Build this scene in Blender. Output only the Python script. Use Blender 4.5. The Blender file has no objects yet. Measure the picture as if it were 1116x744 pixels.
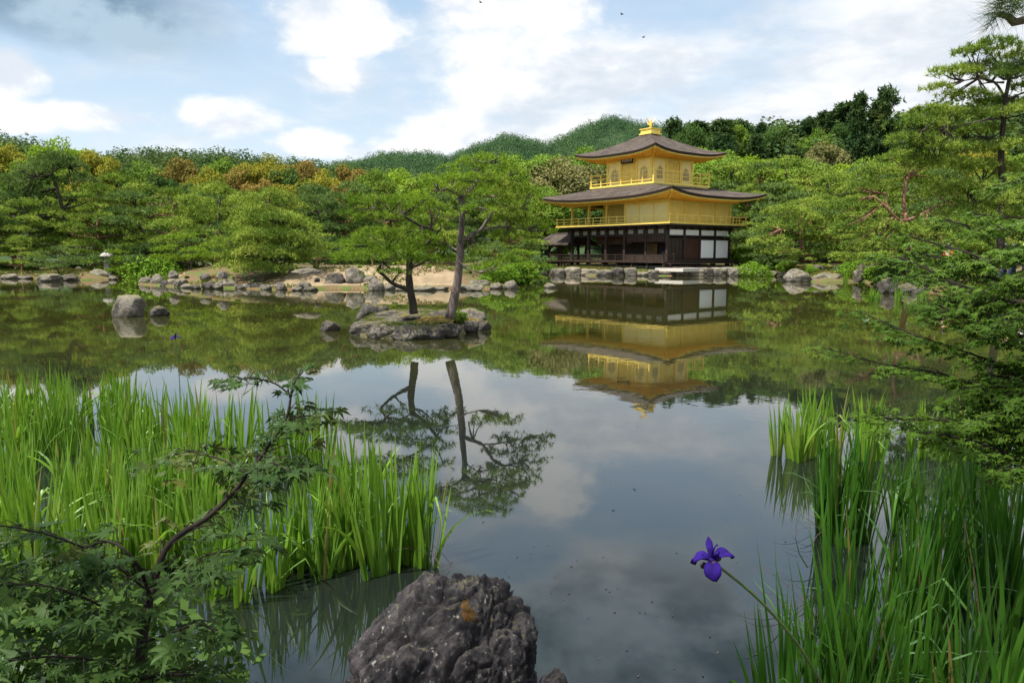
import bpy, bmesh, math, random
import numpy as np
from mathutils import Vector, noise as mnoise
R = math.radians
sc = bpy.context.scene
COL = sc.collection

# ------------------------------------------------------------------ camera, sky, sun, exposure
F, CX, CY, TP, CH = 806.0, 558.0, 372.0, 0.1186, 1.77      # focal length in photo pixels, centre, pitch, eye height
PC = 1 / math.sqrt(1 + TP * TP); PS = TP * PC
cam = bpy.data.cameras.new("camera"); camo = bpy.data.objects.new("camera", cam); COL.objects.link(camo)
cam.sensor_width = 36; cam.lens = 36 * F / 1116; cam.clip_start = 0.05; cam.clip_end = 6000
camo.location = (0, 0, CH); camo.rotation_euler = (R(90) - math.atan(TP), 0, 0)
sc.camera = camo
sc.view_settings.view_transform = 'Standard'; sc.view_settings.look = 'None'
sc.view_settings.exposure = 0.88; sc.view_settings.gamma = 1
cy = sc.cycles
cy.max_bounces = 6; cy.diffuse_bounces = 3; cy.glossy_bounces = 3; cy.transmission_bounces = 3; cy.transparent_max_bounces = 4
cy.use_denoising = True; cy.sample_clamp_indirect = 6; cy.caustics_reflective = True; cy.blur_glossy = 1.0; cy.caustics_refractive = False

SUN = Vector((-0.66, -0.42, 0)).normalized() * math.cos(R(64)); SUN.z = math.sin(R(64))
sl = bpy.data.lights.new("sun", 'SUN'); sl.energy = 4.9; sl.angle = R(0.8); sl.color = (1, .95, .86)
so = bpy.data.objects.new("sun", sl); COL.objects.link(so); so.rotation_euler = (-SUN).to_track_quat('-Z', 'Y').to_euler()

def ray(px, py):
    a, b = (px - CX) / F, -(py - CY) / F
    return Vector((a, PC + b * PS, -PS + b * PC))
def pt(px, py, Y):
    d = ray(px, py); return Vector((0, 0, CH)) + d * (Y / d.y)
def gpt(px, py, z=0.0):
    d = ray(px, py); return Vector((0, 0, CH)) + d * ((z - CH) / d.z)
def proj(P):
    d = P[1] * PC - (P[2] - CH) * PS; u = P[1] * PS + (P[2] - CH) * PC
    return CX + F * P[0] / d, CY - F * u / d
def at_px(px, Y):                                            # ground X under a picture column at depth Y
    return (px - CX) / F * Y * 1.0

class NT:
    """small node-tree helper"""
    def __init__(s, tree): s.t = tree; s.n = tree.nodes; s.l = tree.links; s.n.clear()
    def new(s, typ, **kw):
        n = s.n.new(typ)
        for k, v in kw.items():
            if k.startswith('i_'):
                key = k[2:]; key = int(key) if key.isdigit() else key.replace('_', ' ')
                s.set(n.inputs[key], v)
            else: setattr(n, k, v)
        return n
    def set(s, sock, v):
        if isinstance(v, bpy.types.NodeSocket): s.l.new(v, sock)
        elif isinstance(v, bpy.types.Node): s.l.new(v.outputs[0], sock)
        else: sock.default_value = v
    def math(s, op, a, b=0.0, clamp=False):
        n = s.n.new('ShaderNodeMath'); n.operation = op; n.use_clamp = clamp
        s.set(n.inputs[0], a); s.set(n.inputs[1], b); return n.outputs[0]
    def mix(s, f, a, b, blend='MIX'):
        n = s.n.new('ShaderNodeMix'); n.data_type = 'RGBA'; n.blend_type = blend
        s.set(n.inputs[0], f)
        for i, v in ((6, a), (7, b)):
            if isinstance(v, tuple) and len(v) == 3: v = v + (1,)
            s.set(n.inputs[i], v)
        return n.outputs[2]
    def noise(s, vec, scale, detail=4, rough=.55, dist=0.0):
        n = s.n.new('ShaderNodeTexNoise'); n.inputs['Scale'].default_value = scale; n.inputs['Detail'].default_value = detail
        n.inputs['Roughness'].default_value = rough; n.inputs['Distortion'].default_value = dist
        if vec is not None: s.set(n.inputs['Vector'], vec)
        return n.outputs[0]
    def ramp(s, v, lo, hi, a=0.0, b=1.0, smooth=True):
        n = s.n.new('ShaderNodeMapRange'); n.interpolation_type = 'SMOOTHSTEP' if smooth else 'LINEAR'
        s.set(n.inputs[0], v); s.set(n.inputs[1], lo); s.set(n.inputs[2], hi); s.set(n.inputs[3], a); s.set(n.inputs[4], b)
        return n.outputs[0]
    def scale(s, vec, v):
        n = s.n.new('ShaderNodeVectorMath'); n.operation = 'MULTIPLY'; s.set(n.inputs[0], vec); n.inputs[1].default_value = v; return n.outputs[0]

def make_world():
    w = bpy.data.worlds.new("World"); sc.world = w; w.use_nodes = True
    T = NT(w.node_tree)
    sky = T.new('ShaderNodeTexSky'); sky.sky_type = 'NISHITA'; sky.sun_disc = False
    sky.sun_elevation = R(64); sky.sun_rotation = math.atan2(SUN.x, SUN.y); sky.air_density = 1.0; sky.dust_density = 1.2; sky.ozone_density = 1.6
    tc = T.new('ShaderNodeTexCoord')
    sep = T.new('ShaderNodeSeparateXYZ', i_0=tc.outputs['Generated'])
    x, y, z = sep.outputs
    az = T.math('ARCTAN2', x, y); el = T.math('ARCSINE', z)
    # cloud-layer coordinates: direction projected on a level sheet
    den = T.math('ADD', T.math('MAXIMUM', z, 0.0), .16)
    pl = T.new('ShaderNodeCombineXYZ', i_0=T.math('DIVIDE', x, den), i_1=T.math('DIVIDE', y, den), i_2=0.0)
    fbm = T.noise(pl.outputs[0], 1.15, 9, .56, .25)
    fbm2 = T.noise(pl.outputs[0], 4.0, 8, .6, .2)
    sph = T.new('ShaderNodeCombineXYZ', i_0=az, i_1=T.math('MULTIPLY', el, 1.7), i_2=0.3)
    puff = T.noise(sph.outputs[0], 9.0, 9, .56, .15)
    puffd = T.math('MULTIPLY', T.math('SUBTRACT', puff, .5), 1.9)
    def blobs(lst):
        out = None
        for (px, py, hw, hh, gain, mirror) in lst:
            d = ray(px, py).normalized(); a0 = math.atan2(d.x, d.y); e0 = math.asin(d.z) * (-1 if mirror else 1)
            u = T.math('DIVIDE', T.math('SUBTRACT', az, a0), hw / F); v = T.math('DIVIDE', T.math('SUBTRACT', el, e0), hh / F)
            r = T.math('SQRT', T.math('ADD', T.math('MULTIPLY', u, u), T.math('MULTIPLY', v, v)))
            f = T.math('MULTIPLY', T.math('SUBTRACT', 1.25, r), gain)
            out = f if out is None else T.math('MAXIMUM', out, f)
        return out
    cum = blobs([(365, 22, 84, 36, 1, 0), (368, 86, 50, 22, .8, 0), (12, 76, 34, 28, 1, 0), (85, 125, 95, 14, .8, 0), (15, 133, 40, 12, .8, 0),
                 (250, 131, 58, 19, .9, 0), (335, 155, 50, 14, .8, 0), (520, 4, 90, 26, .7, 0), (500, 142, 80, 24, .75, 0), (610, 140, 60, 26, .7, 0), (440, 160, 50, 12, .6, 0),
                 (600, 535, 52, 34, 1.0, 1), (560, 470, 110, 40, .6, 1), (690, 470, 70, 20, .6, 1)])
    dark = blobs([(60, -4, 165, 48, 1, 0), (155, 30, 52, 26, 1, 0)])
    m_cum = T.ramp(T.math('ADD', cum, puffd), .12, .62)
    m_dark = T.ramp(T.math('ADD', dark, puffd), .0, .95)
    # broad thin overcast: heavy to the right and overhead, thin to the left
    bias = T.ramp(az, -0.45, 0.15, -.11, .13)
    high = T.ramp(el, .30, .55, 0.0, .22)
    m_sheet = T.ramp(T.math('ADD', T.math('ADD', fbm, bias), high), .40, .70)
    gap = blobs([(700, 545, 190, 50, 1.0, 1), (560, 595, 90, 40, .8, 1), (840, 600, 90, 60, .7, 1), (420, 560, 90, 60, .8, 1)])
    m_sheet = T.math('MULTIPLY', m_sheet, T.ramp(T.math('ADD', gap, T.math('MULTIPLY', puffd, .8)), .10, .70, 1.0, .25))
    hz = T.ramp(el, 0.0, .20, .75, .10)
    K = 0.93 / 0.10                                         # colours below are as seen; the Background strength is 0.10
    def c(r, g, b): return (r * K, g * K, b * K, 1)
    base = T.mix(T.ramp(el, .02, .42), c(.46, .55, .615), c(.21, .34, .50))
    base = T.mix(.12, base, sky.outputs[0])
    base = T.mix(hz, base, c(.48, .54, .585))
    shade = T.ramp(T.math('ADD', T.math('MULTIPLY', fbm2, .6), T.math('MULTIPLY', puff, .5)), .42, .66)
    low = T.mix(shade, c(.44, .48, .53), c(.595, .605, .62))
    hi = T.mix(shade, c(.115, .165, .225), c(.36, .44, .525)); zen_fill = T.mix(shade, c(.70, .76, .84), c(1.15, 1.17, 1.2))  # zenith clouds, out of view, brightened as added fill for the ambient light
    sheet = T.mix(T.ramp(el, .33, .50), low, hi); sheet = T.mix(T.ramp(el, .66, .95), sheet, zen_fill)
    col = T.mix(m_sheet, base, sheet)
    colc = T.mix(T.ramp(puff, .36, .56), c(.46, .50, .555), c(.63, .635, .64))
    col = T.mix(m_cum, col, colc)
    cold = T.mix(T.ramp(puff, .36, .62), c(.09, .16, .235), c(.29, .38, .46))
    col = T.mix(m_dark, col, cold)
    bg = T.new('ShaderNodeBackground'); T.set(bg.inputs[0], col); bg.inputs[1].default_value = 0.10
    out = T.new('ShaderNodeOutputWorld'); T.l.new(bg.outputs[0], out.inputs[0])
make_world()

# ------------------------------------------------------------------ materials
def new_mat(name):
    m = bpy.data.materials.new(name); m.use_nodes = True; return m, NT(m.node_tree)
def finish(T, shader, disp=None):
    o = T.new('ShaderNodeOutputMaterial'); T.l.new(shader, o.inputs[0])
def principled(T, col, rough=.6, metal=0.0, bump=None, bstr=.3, bdist=.02, **kw):
    p = T.new('ShaderNodeBsdfPrincipled')
    if not isinstance(rough, float) or rough > .7: p.inputs['Specular IOR Level'].default_value = .15
    T.set(p.inputs['Base Color'], col if not (isinstance(col, tuple) and len(col) == 3) else col + (1,))
    T.set(p.inputs['Roughness'], rough); T.set(p.inputs['Metallic'], metal)
    for k, v in kw.items(): T.set(p.inputs[k.replace('_', ' ')], v)
    if bump is not None:
        b = T.new('ShaderNodeBump'); b.inputs['Strength'].default_value = bstr; b.inputs['Distance'].default_value = bdist
        T.set(b.inputs['Height'], bump); T.l.new(b.outputs[0], p.inputs['Normal'])
    return p.outputs[0]

def leaf_mat(name, a, b, c=None, trans=.3, nscale=.6, gloss=0.0, cthr=.62, dead=None, isl=.4, lo=.32):
    """a/b vary in patches and from leaf to leaf, c marks a few odd clumps"""
    m, T = new_mat(name)
    tc = T.new('ShaderNodeTexCoord'); oi = T.new('ShaderNodeObjectInfo'); ge = T.new('ShaderNodeNewGeometry')
    v = T.new('ShaderNodeVectorMath', operation='ADD'); T.set(v.inputs[0], tc.outputs['Object'])
    rv = T.math('MULTIPLY', oi.outputs['Random'], 57.0); cb = T.new('ShaderNodeCombineXYZ', i_0=rv, i_1=rv, i_2=rv); T.set(v.inputs[1], cb.outputs[0])
    n = T.noise(v.outputs[0], nscale, 3, .6)
    f = T.math('ADD', T.ramp(n, lo, 1 - lo, 0, 1 - isl), T.math('MULTIPLY', ge.outputs['Random Per Island'], isl))
    f = T.math('ADD', T.math('MULTIPLY', f, .8), T.math('MULTIPLY', oi.outputs['Random'], .2))
    col = T.mix(f, a, b)
    if c:
        n2 = T.noise(v.outputs[0], nscale * .8 + .05, 4, .6)
        col = T.mix(T.ramp(n2, cthr - .1, cthr + .1, 0, .85), col, c)
    if dead: col = T.mix(T.math('GREATER_THAN', ge.outputs['Random Per Island'], dead), col, (.24, .19, .065))
    d = T.new('ShaderNodeBsdfDiffuse'); T.set(d.inputs[0], col)
    tr = T.new('ShaderNodeBsdfTranslucent'); T.set(tr.inputs[0], T.mix(.5, col, (1.25, 1.3, .5, 1), 'MULTIPLY'))
    s = T.new('ShaderNodeMixShader'); s.inputs[0].default_value = trans; T.l.new(d.outputs[0], s.inputs[1]); T.l.new(tr.outputs[0], s.inputs[2])
    o = s.outputs[0]
    if gloss:
        g = T.new('ShaderNodeBsdfGlossy'); g.inputs['Roughness'].default_value = .45; g.inputs[0].default_value = (.8, .9, .8, 1)
        fr = T.new('ShaderNodeFresnel'); fr.inputs[0].default_value = 1.4
        s2 = T.new('ShaderNodeMixShader'); T.set(s2.inputs[0], T.math('MULTIPLY', fr.outputs[0], gloss)); T.l.new(o, s2.inputs[1]); T.l.new(g.outputs[0], s2.inputs[2]); o = s2.outputs[0]
    finish(T, o); return m

def simple(name, a, b, scale=6, rough=.6, metal=0.0, bump=.2, bdist=.01, stretch=(1, 1, 1), **kw):
    m, T = new_mat(name); tc = T.new('ShaderNodeTexCoord')
    v = T.scale(tc.outputs['Object'], stretch)
    n = T.noise(v, scale, 6, .62)
    finish(T, principled(T, T.mix(T.ramp(n, .3, .7), a, b), rough, metal, n, bump, bdist, **kw)); return m

M = {}
M['pine'] = leaf_mat('pine_needles', (.070, .130, .022), (.275, .360, .062), (.31, .35, .07), .22, .42, isl=.15, lo=.38)
M['pine_dark'] = leaf_mat('pine_needles_dark', (.060, .110, .034), (.160, .230, .064), None, .2, .5, isl=.2)
M['pine_near'] = leaf_mat('pine_needles_near', (.075, .150, .016), (.230, .335, .038), (.29, .34, .06), .28, 1.6)
M['broad'] = leaf_mat('broad_leaves', (.080, .150, .026), (.190, .285, .044), (.24, .28, .05), .26, .35, isl=.2, lo=.36)
M['broad_gold'] = leaf_mat('golden_leaves', (.165, .180, .028), (.310, .270, .040), (.12, .19, .03), .28, .35, cthr=.60)
M['broad_rust'] = leaf_mat('rusty_new_leaves', (.150, .140, .036), (.300, .190, .060), (.12, .18, .03), .25, .35, cthr=.58)
M['broad_dark'] = leaf_mat('dark_leaves', (.036, .078, .022), (.085, .140, .034), None, .22, .3)
M['broad_lime'] = leaf_mat('lime_leaves', (0.143, 0.242, 0.022), (0.253, 0.352, 0.033), None, .32, .4)
M['broad_grey'] = leaf_mat('dull_brown_leaves', (0.132, 0.144, 0.054), (0.240, 0.216, 0.090), None, .22, .4)
M['cedar'] = leaf_mat('cedar_sprays', (.030, .066, .026), (.078, .125, .040), (.12, .135, .04), .18, .30, cthr=.64, isl=.2)
M['far_wood'] = leaf_mat('far_wood', (.040, .074, .028), (.085, .125, .038), (.12, .15, .045), .2, .05, isl=.12)
M['far_mountain'] = leaf_mat('mountain_wood', (.045, .095, .048), (.078, .135, .058), (.10, .15, .06), .2, .02, isl=.12)
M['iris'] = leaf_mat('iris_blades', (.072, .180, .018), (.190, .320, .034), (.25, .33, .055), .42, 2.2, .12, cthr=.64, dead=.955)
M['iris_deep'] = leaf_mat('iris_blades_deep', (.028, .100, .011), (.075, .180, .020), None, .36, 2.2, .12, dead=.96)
M['blade_dry'] = leaf_mat('withered_blades', (.30, .24, .10), (.42, .36, .16), (.16, .20, .05), .3, 3)
M['maple'] = leaf_mat('maple_leaves', (.022, .056, .014), (.058, .105, .022), (.12, .12, .025), .34, 4, .20, cthr=.64)
M['maple_r'] = leaf_mat('maple_leaves_spread', (.038, .090, .010), (.095, .165, .018), (.20, .115, .026), .40, 1.6, .14, cthr=.68, isl=.5)
M['shrub'] = leaf_mat('shrub_leaves', (0.089, 0.179, 0.023), (0.194, 0.315, 0.034), None, .32, 1.5)
M['shrub_low'] = leaf_mat('low_leaves', (.045, .100, .022), (.11, .17, .035), (.16, .12, .05), .3, 5, .4)
M['pink'] = leaf_mat('azalea_flowers', (.55, .10, .12), (.70, .22, .20), None, .25, 4)
M['bark'] = simple('pine_bark', (.040, .030, .026), (.185, .150, .130), 9, .9, 0, .8, .03, (1, 1, .35))
M['bark_red'] = simple('red_pine_bark', (.13, .065, .045), (.30, .155, .105), 7, .85, 0, .6, .02, (1, 1, .4))
M['bark_dark'] = simple('dark_bark', (.030, .024, .020), (.075, .060, .050), 10, .9, 0, .6, .02, (1, 1, .4))
M['twig'] = simple('maple_twig', (.012, .010, .008), (.032, .024, .019), 30, .8, 0, .3, .002)

def rock_mat(name, a, b, lichen, moss, dark=(.03, .028, .026), scale=2.0, lthr=.56, mossz=.55, wet=.10):
    m, T = new_mat(name)
    tc = T.new('ShaderNodeTexCoord'); oi = T.new('ShaderNodeObjectInfo'); ge = T.new('ShaderNodeNewGeometry')
    v = T.new('ShaderNodeVectorMath', operation='ADD'); T.set(v.inputs[0], tc.outputs['Object'])
    rv = T.math('MULTIPLY', oi.outputs['Random'], 31.0); T.set(v.inputs[1], T.new('ShaderNodeCombineXYZ', i_0=rv, i_1=rv, i_2=rv).outputs[0]); v = v.outputs[0]
    n1 = T.noise(v, scale, 8, .66, .4); n2 = T.noise(v, scale * 3.1, 8, .7); n3 = T.noise(v, scale * 1.4, 6, .6, 1.0); n4 = T.noise(v, scale * 14, 4, .6)
    col = T.mix(T.ramp(n1, .35, .66), a, b)
    col = T.mix(T.ramp(n2, lthr, lthr + .10, 0, .85), col, lichen)
    col = T.mix(T.ramp(n3, .60, .70, 0, .8), col, dark)
    up = T.new('ShaderNodeSeparateXYZ', i_0=ge.outputs['Normal']).outputs[2]
    col = T.mix(T.math('MULTIPLY', T.ramp(up, mossz, 1.0), T.ramp(n3, .46, .60)), col, moss)
    pz = T.new('ShaderNodeSeparateXYZ', i_0=ge.outputs['Position']).outputs[2]
    wetm = T.ramp(T.math('ADD', pz, T.math('MULTIPLY', n2, .12)), .04, wet + .06, 1.0, 0.0)   # waterline stain
    col = T.mix(T.math('MULTIPLY', wetm, .7), col, (.035, .032, .022))
    h = T.math('ADD', T.math('MULTIPLY', n1, .6), T.math('ADD', T.math('MULTIPLY', n2, .4), T.math('MULTIPLY', n4, .12)))
    finish(T, principled(T, col, T.ramp(wetm, 0, 1, .8, .4), 0, h, .9, .10 / scale)); return m
M['rock'] = rock_mat('shore_rock', (.070, .060, .048), (.170, .152, .124), (.36, .35, .31), (.13, .12, .03), scale=2.6)
M['rock_tan'] = rock_mat('wall_stone', (.14, .115, .085), (.26, .225, .17), (.38, .36, .32), (.13, .12, .03), scale=2.2)
M['rock_dark'] = rock_mat('dark_rock', (.032, .028, .024), (.085, .076, .065), (.22, .22, .195), (.12, .10, .02), scale=2.6)
M['rock_near'] = rock_mat('near_rock', (.010, .009, .011), (.056, .050, .052), (.24, .23, .21), (.07, .065, .035), (.005, .004, .005), 4.5, .58, .8, .02)
M['moss'] = simple('orange_moss', (.030, .018, .005), (.085, .045, .012), 60, .95, 0, 1.0, .01)

def ground_mat():
    m, T = new_mat('ground'); tc = T.new('ShaderNodeTexCoord'); P = tc.outputs['Object']
    at = T.new('ShaderNodeAttribute', attribute_name='sand')
    n = T.noise(P, .35, 6, .6); n2 = T.noise(P, 9, 6, .7); n3 = T.noise(P, 1.6, 5, .6)
    soil = T.mix(T.ramp(n2, .3, .7), (.085, .052, .030), (.19, .120, .066))
    green = T.mix(n2, (.045, .075, .018), (.11, .14, .03))
    col = T.mix(T.ramp(n3, .42, .6), soil, green)
    sand = T.mix(T.ramp(n3, .3, .7), (.19, .14, .085), (.275, .21, .13))
    sand = T.mix(T.ramp(n2, .60, .72, 0, .6), sand, (.14, .13, .04))
    col = T.mix(T.ramp(T.math('ADD', at.outputs['Fac'], T.math('MULTIPLY', T.math('SUBTRACT', n3, .5), .7)), .35, .65), col, sand)
    at2 = T.new('ShaderNodeAttribute', attribute_name='wood')
    col = T.mix(at2.outputs['Fac'], col, T.mix(n, (.025, .05, .02), (.05, .085, .03)))
    at3 = T.new('ShaderNodeAttribute', attribute_name='moss'); n5 = T.noise(P, 5.0, 5, .65); n6 = T.noise(P, 30, 4, .6)
    moss = T.mix(T.ramp(n5, .40, .60), T.mix(n6, (.040, .045, .012), (.11, .095, .022)), T.mix(n6, (.05, .042, .034), (.15, .13, .105)))
    col = T.mix(at3.outputs['Fac'], col, moss)
    finish(T, principled(T, col, .95, 0, T.math('ADD', n2, n6), .8, .04)); return m
M['ground'] = ground_mat()
M['islet'] = None

def water_mat():
    m, T = new_mat('water'); tc = T.new('ShaderNodeTexCoord'); P = tc.outputs['Object']
    n1 = T.noise(T.scale(P, (1, 1, 1)), 1.1, 3, .5); n2 = T.noise(T.scale(P, (1, .6, 1)), 5.5, 3, .55)
    breeze = T.ramp(T.noise(T.scale(P, (.6, 1, 1)), .09, 3, .5), .42, .62, .25, 1.0)
    h = T.math('ADD', T.math('MULTIPLY', n1, .5), T.math('MULTIPLY', n2, .18))
    h = T.math('MULTIPLY', h, breeze)
    # silty olive water mid pond; near-bank tree shade painted in as darker murk
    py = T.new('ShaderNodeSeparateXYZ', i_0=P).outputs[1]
    silt_shade = T.ramp(T.math('ADD', py, T.math('MULTIPLY', T.math('SUBTRACT', T.noise(P, .16, 4, .6), .5), 9.0)), 6.0, 17.0)
    murk = T.mix(silt_shade, (.008, .011, .009), T.mix(T.noise(P, .13, 4, .6), (.022, .024, .006), (.034, .034, .009)))
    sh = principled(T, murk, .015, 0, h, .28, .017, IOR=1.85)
    finish(T, sh); return m
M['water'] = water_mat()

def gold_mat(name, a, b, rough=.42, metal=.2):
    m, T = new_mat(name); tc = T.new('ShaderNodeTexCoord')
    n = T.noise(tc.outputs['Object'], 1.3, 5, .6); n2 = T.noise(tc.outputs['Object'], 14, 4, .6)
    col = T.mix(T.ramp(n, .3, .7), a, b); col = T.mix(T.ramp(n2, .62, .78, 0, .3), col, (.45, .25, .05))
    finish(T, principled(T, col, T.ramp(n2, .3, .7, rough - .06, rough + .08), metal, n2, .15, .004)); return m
M['gold'] = gold_mat('gold_leaf', (.90, .64, .13), (.96, .74, .19))
M['gold_pale'] = gold_mat('pale_gold_leaf', (.94, .79, .34), (.97, .87, .45), .45, .12)
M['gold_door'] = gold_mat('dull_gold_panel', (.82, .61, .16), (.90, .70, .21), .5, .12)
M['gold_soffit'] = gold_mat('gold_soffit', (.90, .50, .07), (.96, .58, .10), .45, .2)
M['wood'] = simple('dark_brown_wood', (.020, .012, .009), (.050, .028, .020), 5, .55, 0, .3, .005, (1, 1, .2))
M['wood_red'] = simple('red_brown_wood', (.045, .016, .010), (.085, .032, .020), 5, .5, 0, .3, .005, (1, 1, .2))
M['wood_grey'] = simple('weathered_wood', (.14, .11, .085), (.26, .21, .165), 8, .8, 0, .4, .005, (.3, 1, 1))
M['plaster'] = simple('white_plaster', (.90, .90, .89), (.94, .94, .93), 3, .8, 0, .05, .002)
M['paper'] = simple('grey_paper', (.36, .33, .27), (.46, .43, .36), 8, .8, 0, .05, .002)
M['pave'] = simple('pale_gravel', (.46, .42, .36), (.60, .56, .49), 20, .95, 0, .4, .01)
def shingle_mat():
    m, T = new_mat('bark_shingle'); tc = T.new('ShaderNodeTexCoord'); P = tc.outputs['Object']
    n = T.noise(P, 1.1, 6, .65); n2 = T.noise(T.scale(P, (1, 1, 7)), 5, 5, .7); n3 = T.noise(P, 22, 3, .6)
    z = T.new('ShaderNodeSeparateXYZ', i_0=P).outputs[2]; course = T.math('FRACT', T.math('ADD', T.math('MULTIPLY', z, 5.5), T.math('MULTIPLY', n3, .35)))
    col = T.mix(T.ramp(n, .3, .7), (.040, .031, .026), (.092, .074, .063)); col = T.mix(T.ramp(n2, .45, .7, 0, .6), col, (.135, .112, .096)); col = T.mix(T.ramp(n3, .6, .75, 0, .5), col, (.03, .024, .02)); col = T.mix(T.ramp(course, .65, 1.0, 0, .75), col, (.028, .022, .018))
    finish(T, principled(T, col, .92, 0, T.math('ADD', T.math('ADD', n2, n3), T.math('MULTIPLY', course, -.8)), .8, .03)); return m
    finish(T, principled(T, col, .92, 0, T.math('ADD', n2, n3), .7, .03)); return m
M['shingle'] = shingle_mat()
M['shingle_edge'] = simple('cut_shingle_edge', (.028, .018, .014), (.060, .040, .030), 10, .85, 0, .4, .01, (1, 1, 6))
M['stone'] = simple('lantern_stone', (.24, .225, .20), (.42, .40, .36), 7, .9, 0, .6, .02)
M['black'] = simple('black_lacquer', (.012, .010, .010), (.03, .02, .02), 4, .4)
M['petal'] = simple('iris_petal', (.008, .002, .075), (.024, .006, .16), 40, .8, 0, .2, .001)
M['bud'] = simple('withered_flower', (.018, .010, .018), (.04, .025, .025), 40, .7)
M['stem'] = simple('iris_stem', (.040, .080, .020), (.075, .13, .03), 20, .5)
M['skin'] = simple('skin', (.50, .33, .24), (.56, .38, .28), 8, .6, 0, 0)
M['hair'] = simple('black_hair', (.012, .010, .010), (.025, .02, .018), 20, .5)
def cloth(name, c): return simple(name, tuple(x * .88 for x in c), c, 12, .9, 0, .2, .005)

# ------------------------------------------------------------------ mesh helpers
def obj(name, me, mat=None, parent=None, smooth=False):
    o = bpy.data.objects.new(name, me); COL.objects.link(o)
    for m in (mat if isinstance(mat, (list, tuple)) else [mat]):
        if m: me.materials.append(m)
    if smooth: me.polygons.foreach_set('use_smooth', [True] * len(me.polygons))
    if parent: o.parent = parent
    return o
def tag(o, label, cat, group=None, kind=None):
    if label: o['label'] = label
    if cat: o['category'] = cat
    if group: o['group'] = group
    if kind: o['kind'] = kind
    return o
def empty(name, loc=(0, 0, 0), rz=0.0):
    o = bpy.data.objects.new(name, None); COL.objects.link(o); o.location = loc; o.rotation_euler = (0, 0, rz); o.empty_display_size = .2; return o
def copy_tree(o, parent=None):
    c = o.copy(); COL.objects.link(c)
    if parent: c.parent = parent
    for ch in [x for x in o.children]: copy_tree(ch, c)
    return c
def np_mesh(name, V, Fc, k):
    """V (n,3), Fc (m,k)"""
    me = bpy.data.meshes.new(name); V = np.asarray(V, np.float32); Fc = np.asarray(Fc, np.int32)
    me.vertices.add(len(V)); me.vertices.foreach_set('co', V.ravel())
    me.loops.add(Fc.size); me.loops.foreach_set('vertex_index', Fc.ravel())
    me.polygons.add(len(Fc)); me.polygons.foreach_set('loop_start', np.arange(0, Fc.size, k, dtype=np.int32))
    try: me.polygons.foreach_set('loop_total', np.full(len(Fc), k, np.int32))
    except Exception: pass
    me.update(calc_edges=True); return me

class MB:
    def __init__(s): s.v = []; s.f = []; s.mi = []; s.m = 0
    def add(s, vs, fs):
        n = len(s.v); s.v += [tuple(v) for v in vs]; s.f += [tuple(i + n for i in f) for f in fs]; s.mi += [s.m] * len(fs); return s
    def box(s, x0, x1, y0, y1, z0, z1):
        v = [(x, y, z) for z in (z0, z1) for y in (y0, y1) for x in (x0, x1)]
        return s.add(v, [(0, 2, 3, 1), (4, 5, 7, 6), (0, 1, 5, 4), (2, 6, 7, 3), (0, 4, 6, 2), (1, 3, 7, 5)])
    def bar(s, a, b, w, h):
        """square bar from a to b"""
        a, b = Vector(a), Vector(b); d = (b - a).normalized(); up = Vector((0, 0, 1)) if abs(d.z) < .9 else Vector((0, 1, 0))
        sd = d.cross(up).normalized() * w / 2; u = sd.cross(d).normalized() * h / 2
        v = [p + i * sd + j * u for p in (a, b) for i, j in ((-1, -1), (1, -1), (1, 1), (-1, 1))]
        return s.add(v, [(0, 3, 2, 1), (4, 5, 6, 7)] + [(i, (i + 1) % 4, (i + 1) % 4 + 4, i + 4) for i in range(4)])
    def tube(s, pts, rad, n=6, cap=True, bump=0.0, rng=None):
        pts = [Vector(p) for p in pts]; k = len(pts); vs = []; ref = Vector((.31, .77, .55))
        for i, p in enumerate(pts):
            d = (pts[min(i + 1, k - 1)] - pts[max(i - 1, 0)]).normalized()
            a = d.cross(ref).normalized(); b = d.cross(a)
            r = rad[i] if isinstance(rad, (list, tuple)) else rad
            for j in range(n):
                t = 2 * math.pi * j / n; rr = r * (1 + (bump * (rng.random() - .5) if bump else 0))
                vs.append(p + a * math.cos(t) * rr + b * math.sin(t) * rr)
        fs = [(i * n + j, i * n + (j + 1) % n, (i + 1) * n + (j + 1) % n, (i + 1) * n + j) for i in range(k - 1) for j in range(n)]
        if cap: fs += [tuple(range(n))[::-1], tuple((k - 1) * n + j for j in range(n))]
        return s.add(vs, fs)
    def lathe(s, prof, n=12, c=(0, 0, 0), sq=False):
        vs = []
        for r, z in prof:
            for j in range(n):
                t = 2 * math.pi * (j + .5) / n; vs.append((c[0] + r * math.cos(t), c[1] + r * math.sin(t), c[2] + z))
        k = len(prof)
        fs = [(i * n + j, i * n + (j + 1) % n, (i + 1) * n + (j + 1) % n, (i + 1) * n + j) for i in range(k - 1) for j in range(n)]
        fs += [tuple(range(n))[::-1], tuple((k - 1) * n + j for j in range(n))]
        return s.add(vs, fs)
    def prism(s, poly, o, ux, uy, t):
        """polygon (list of 2D) on plane o,ux,uy, thickness vector t"""
        o, ux, uy, t = Vector(o), Vector(ux), Vector(uy), Vector(t); n = len(poly)
        a = [o + ux * x + uy * y for x, y in poly]; b = [p + t for p in a]
        return s.add(a + b, [tuple(range(n))[::-1], tuple(range(n, 2 * n))] + [(i, (i + 1) % n, (i + 1) % n + n, i + n) for i in range(n)])
    def mesh(s, name):
        me = bpy.data.meshes.new(name); me.from_pydata(s.v, [], s.f); me.update()
        if any(s.mi): me.polygons.foreach_set('material_index', s.mi)
        return me
    def build(s, name, mat, parent=None, smooth=False): return obj(name, s.mesh(name), mat, parent, smooth)

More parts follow.
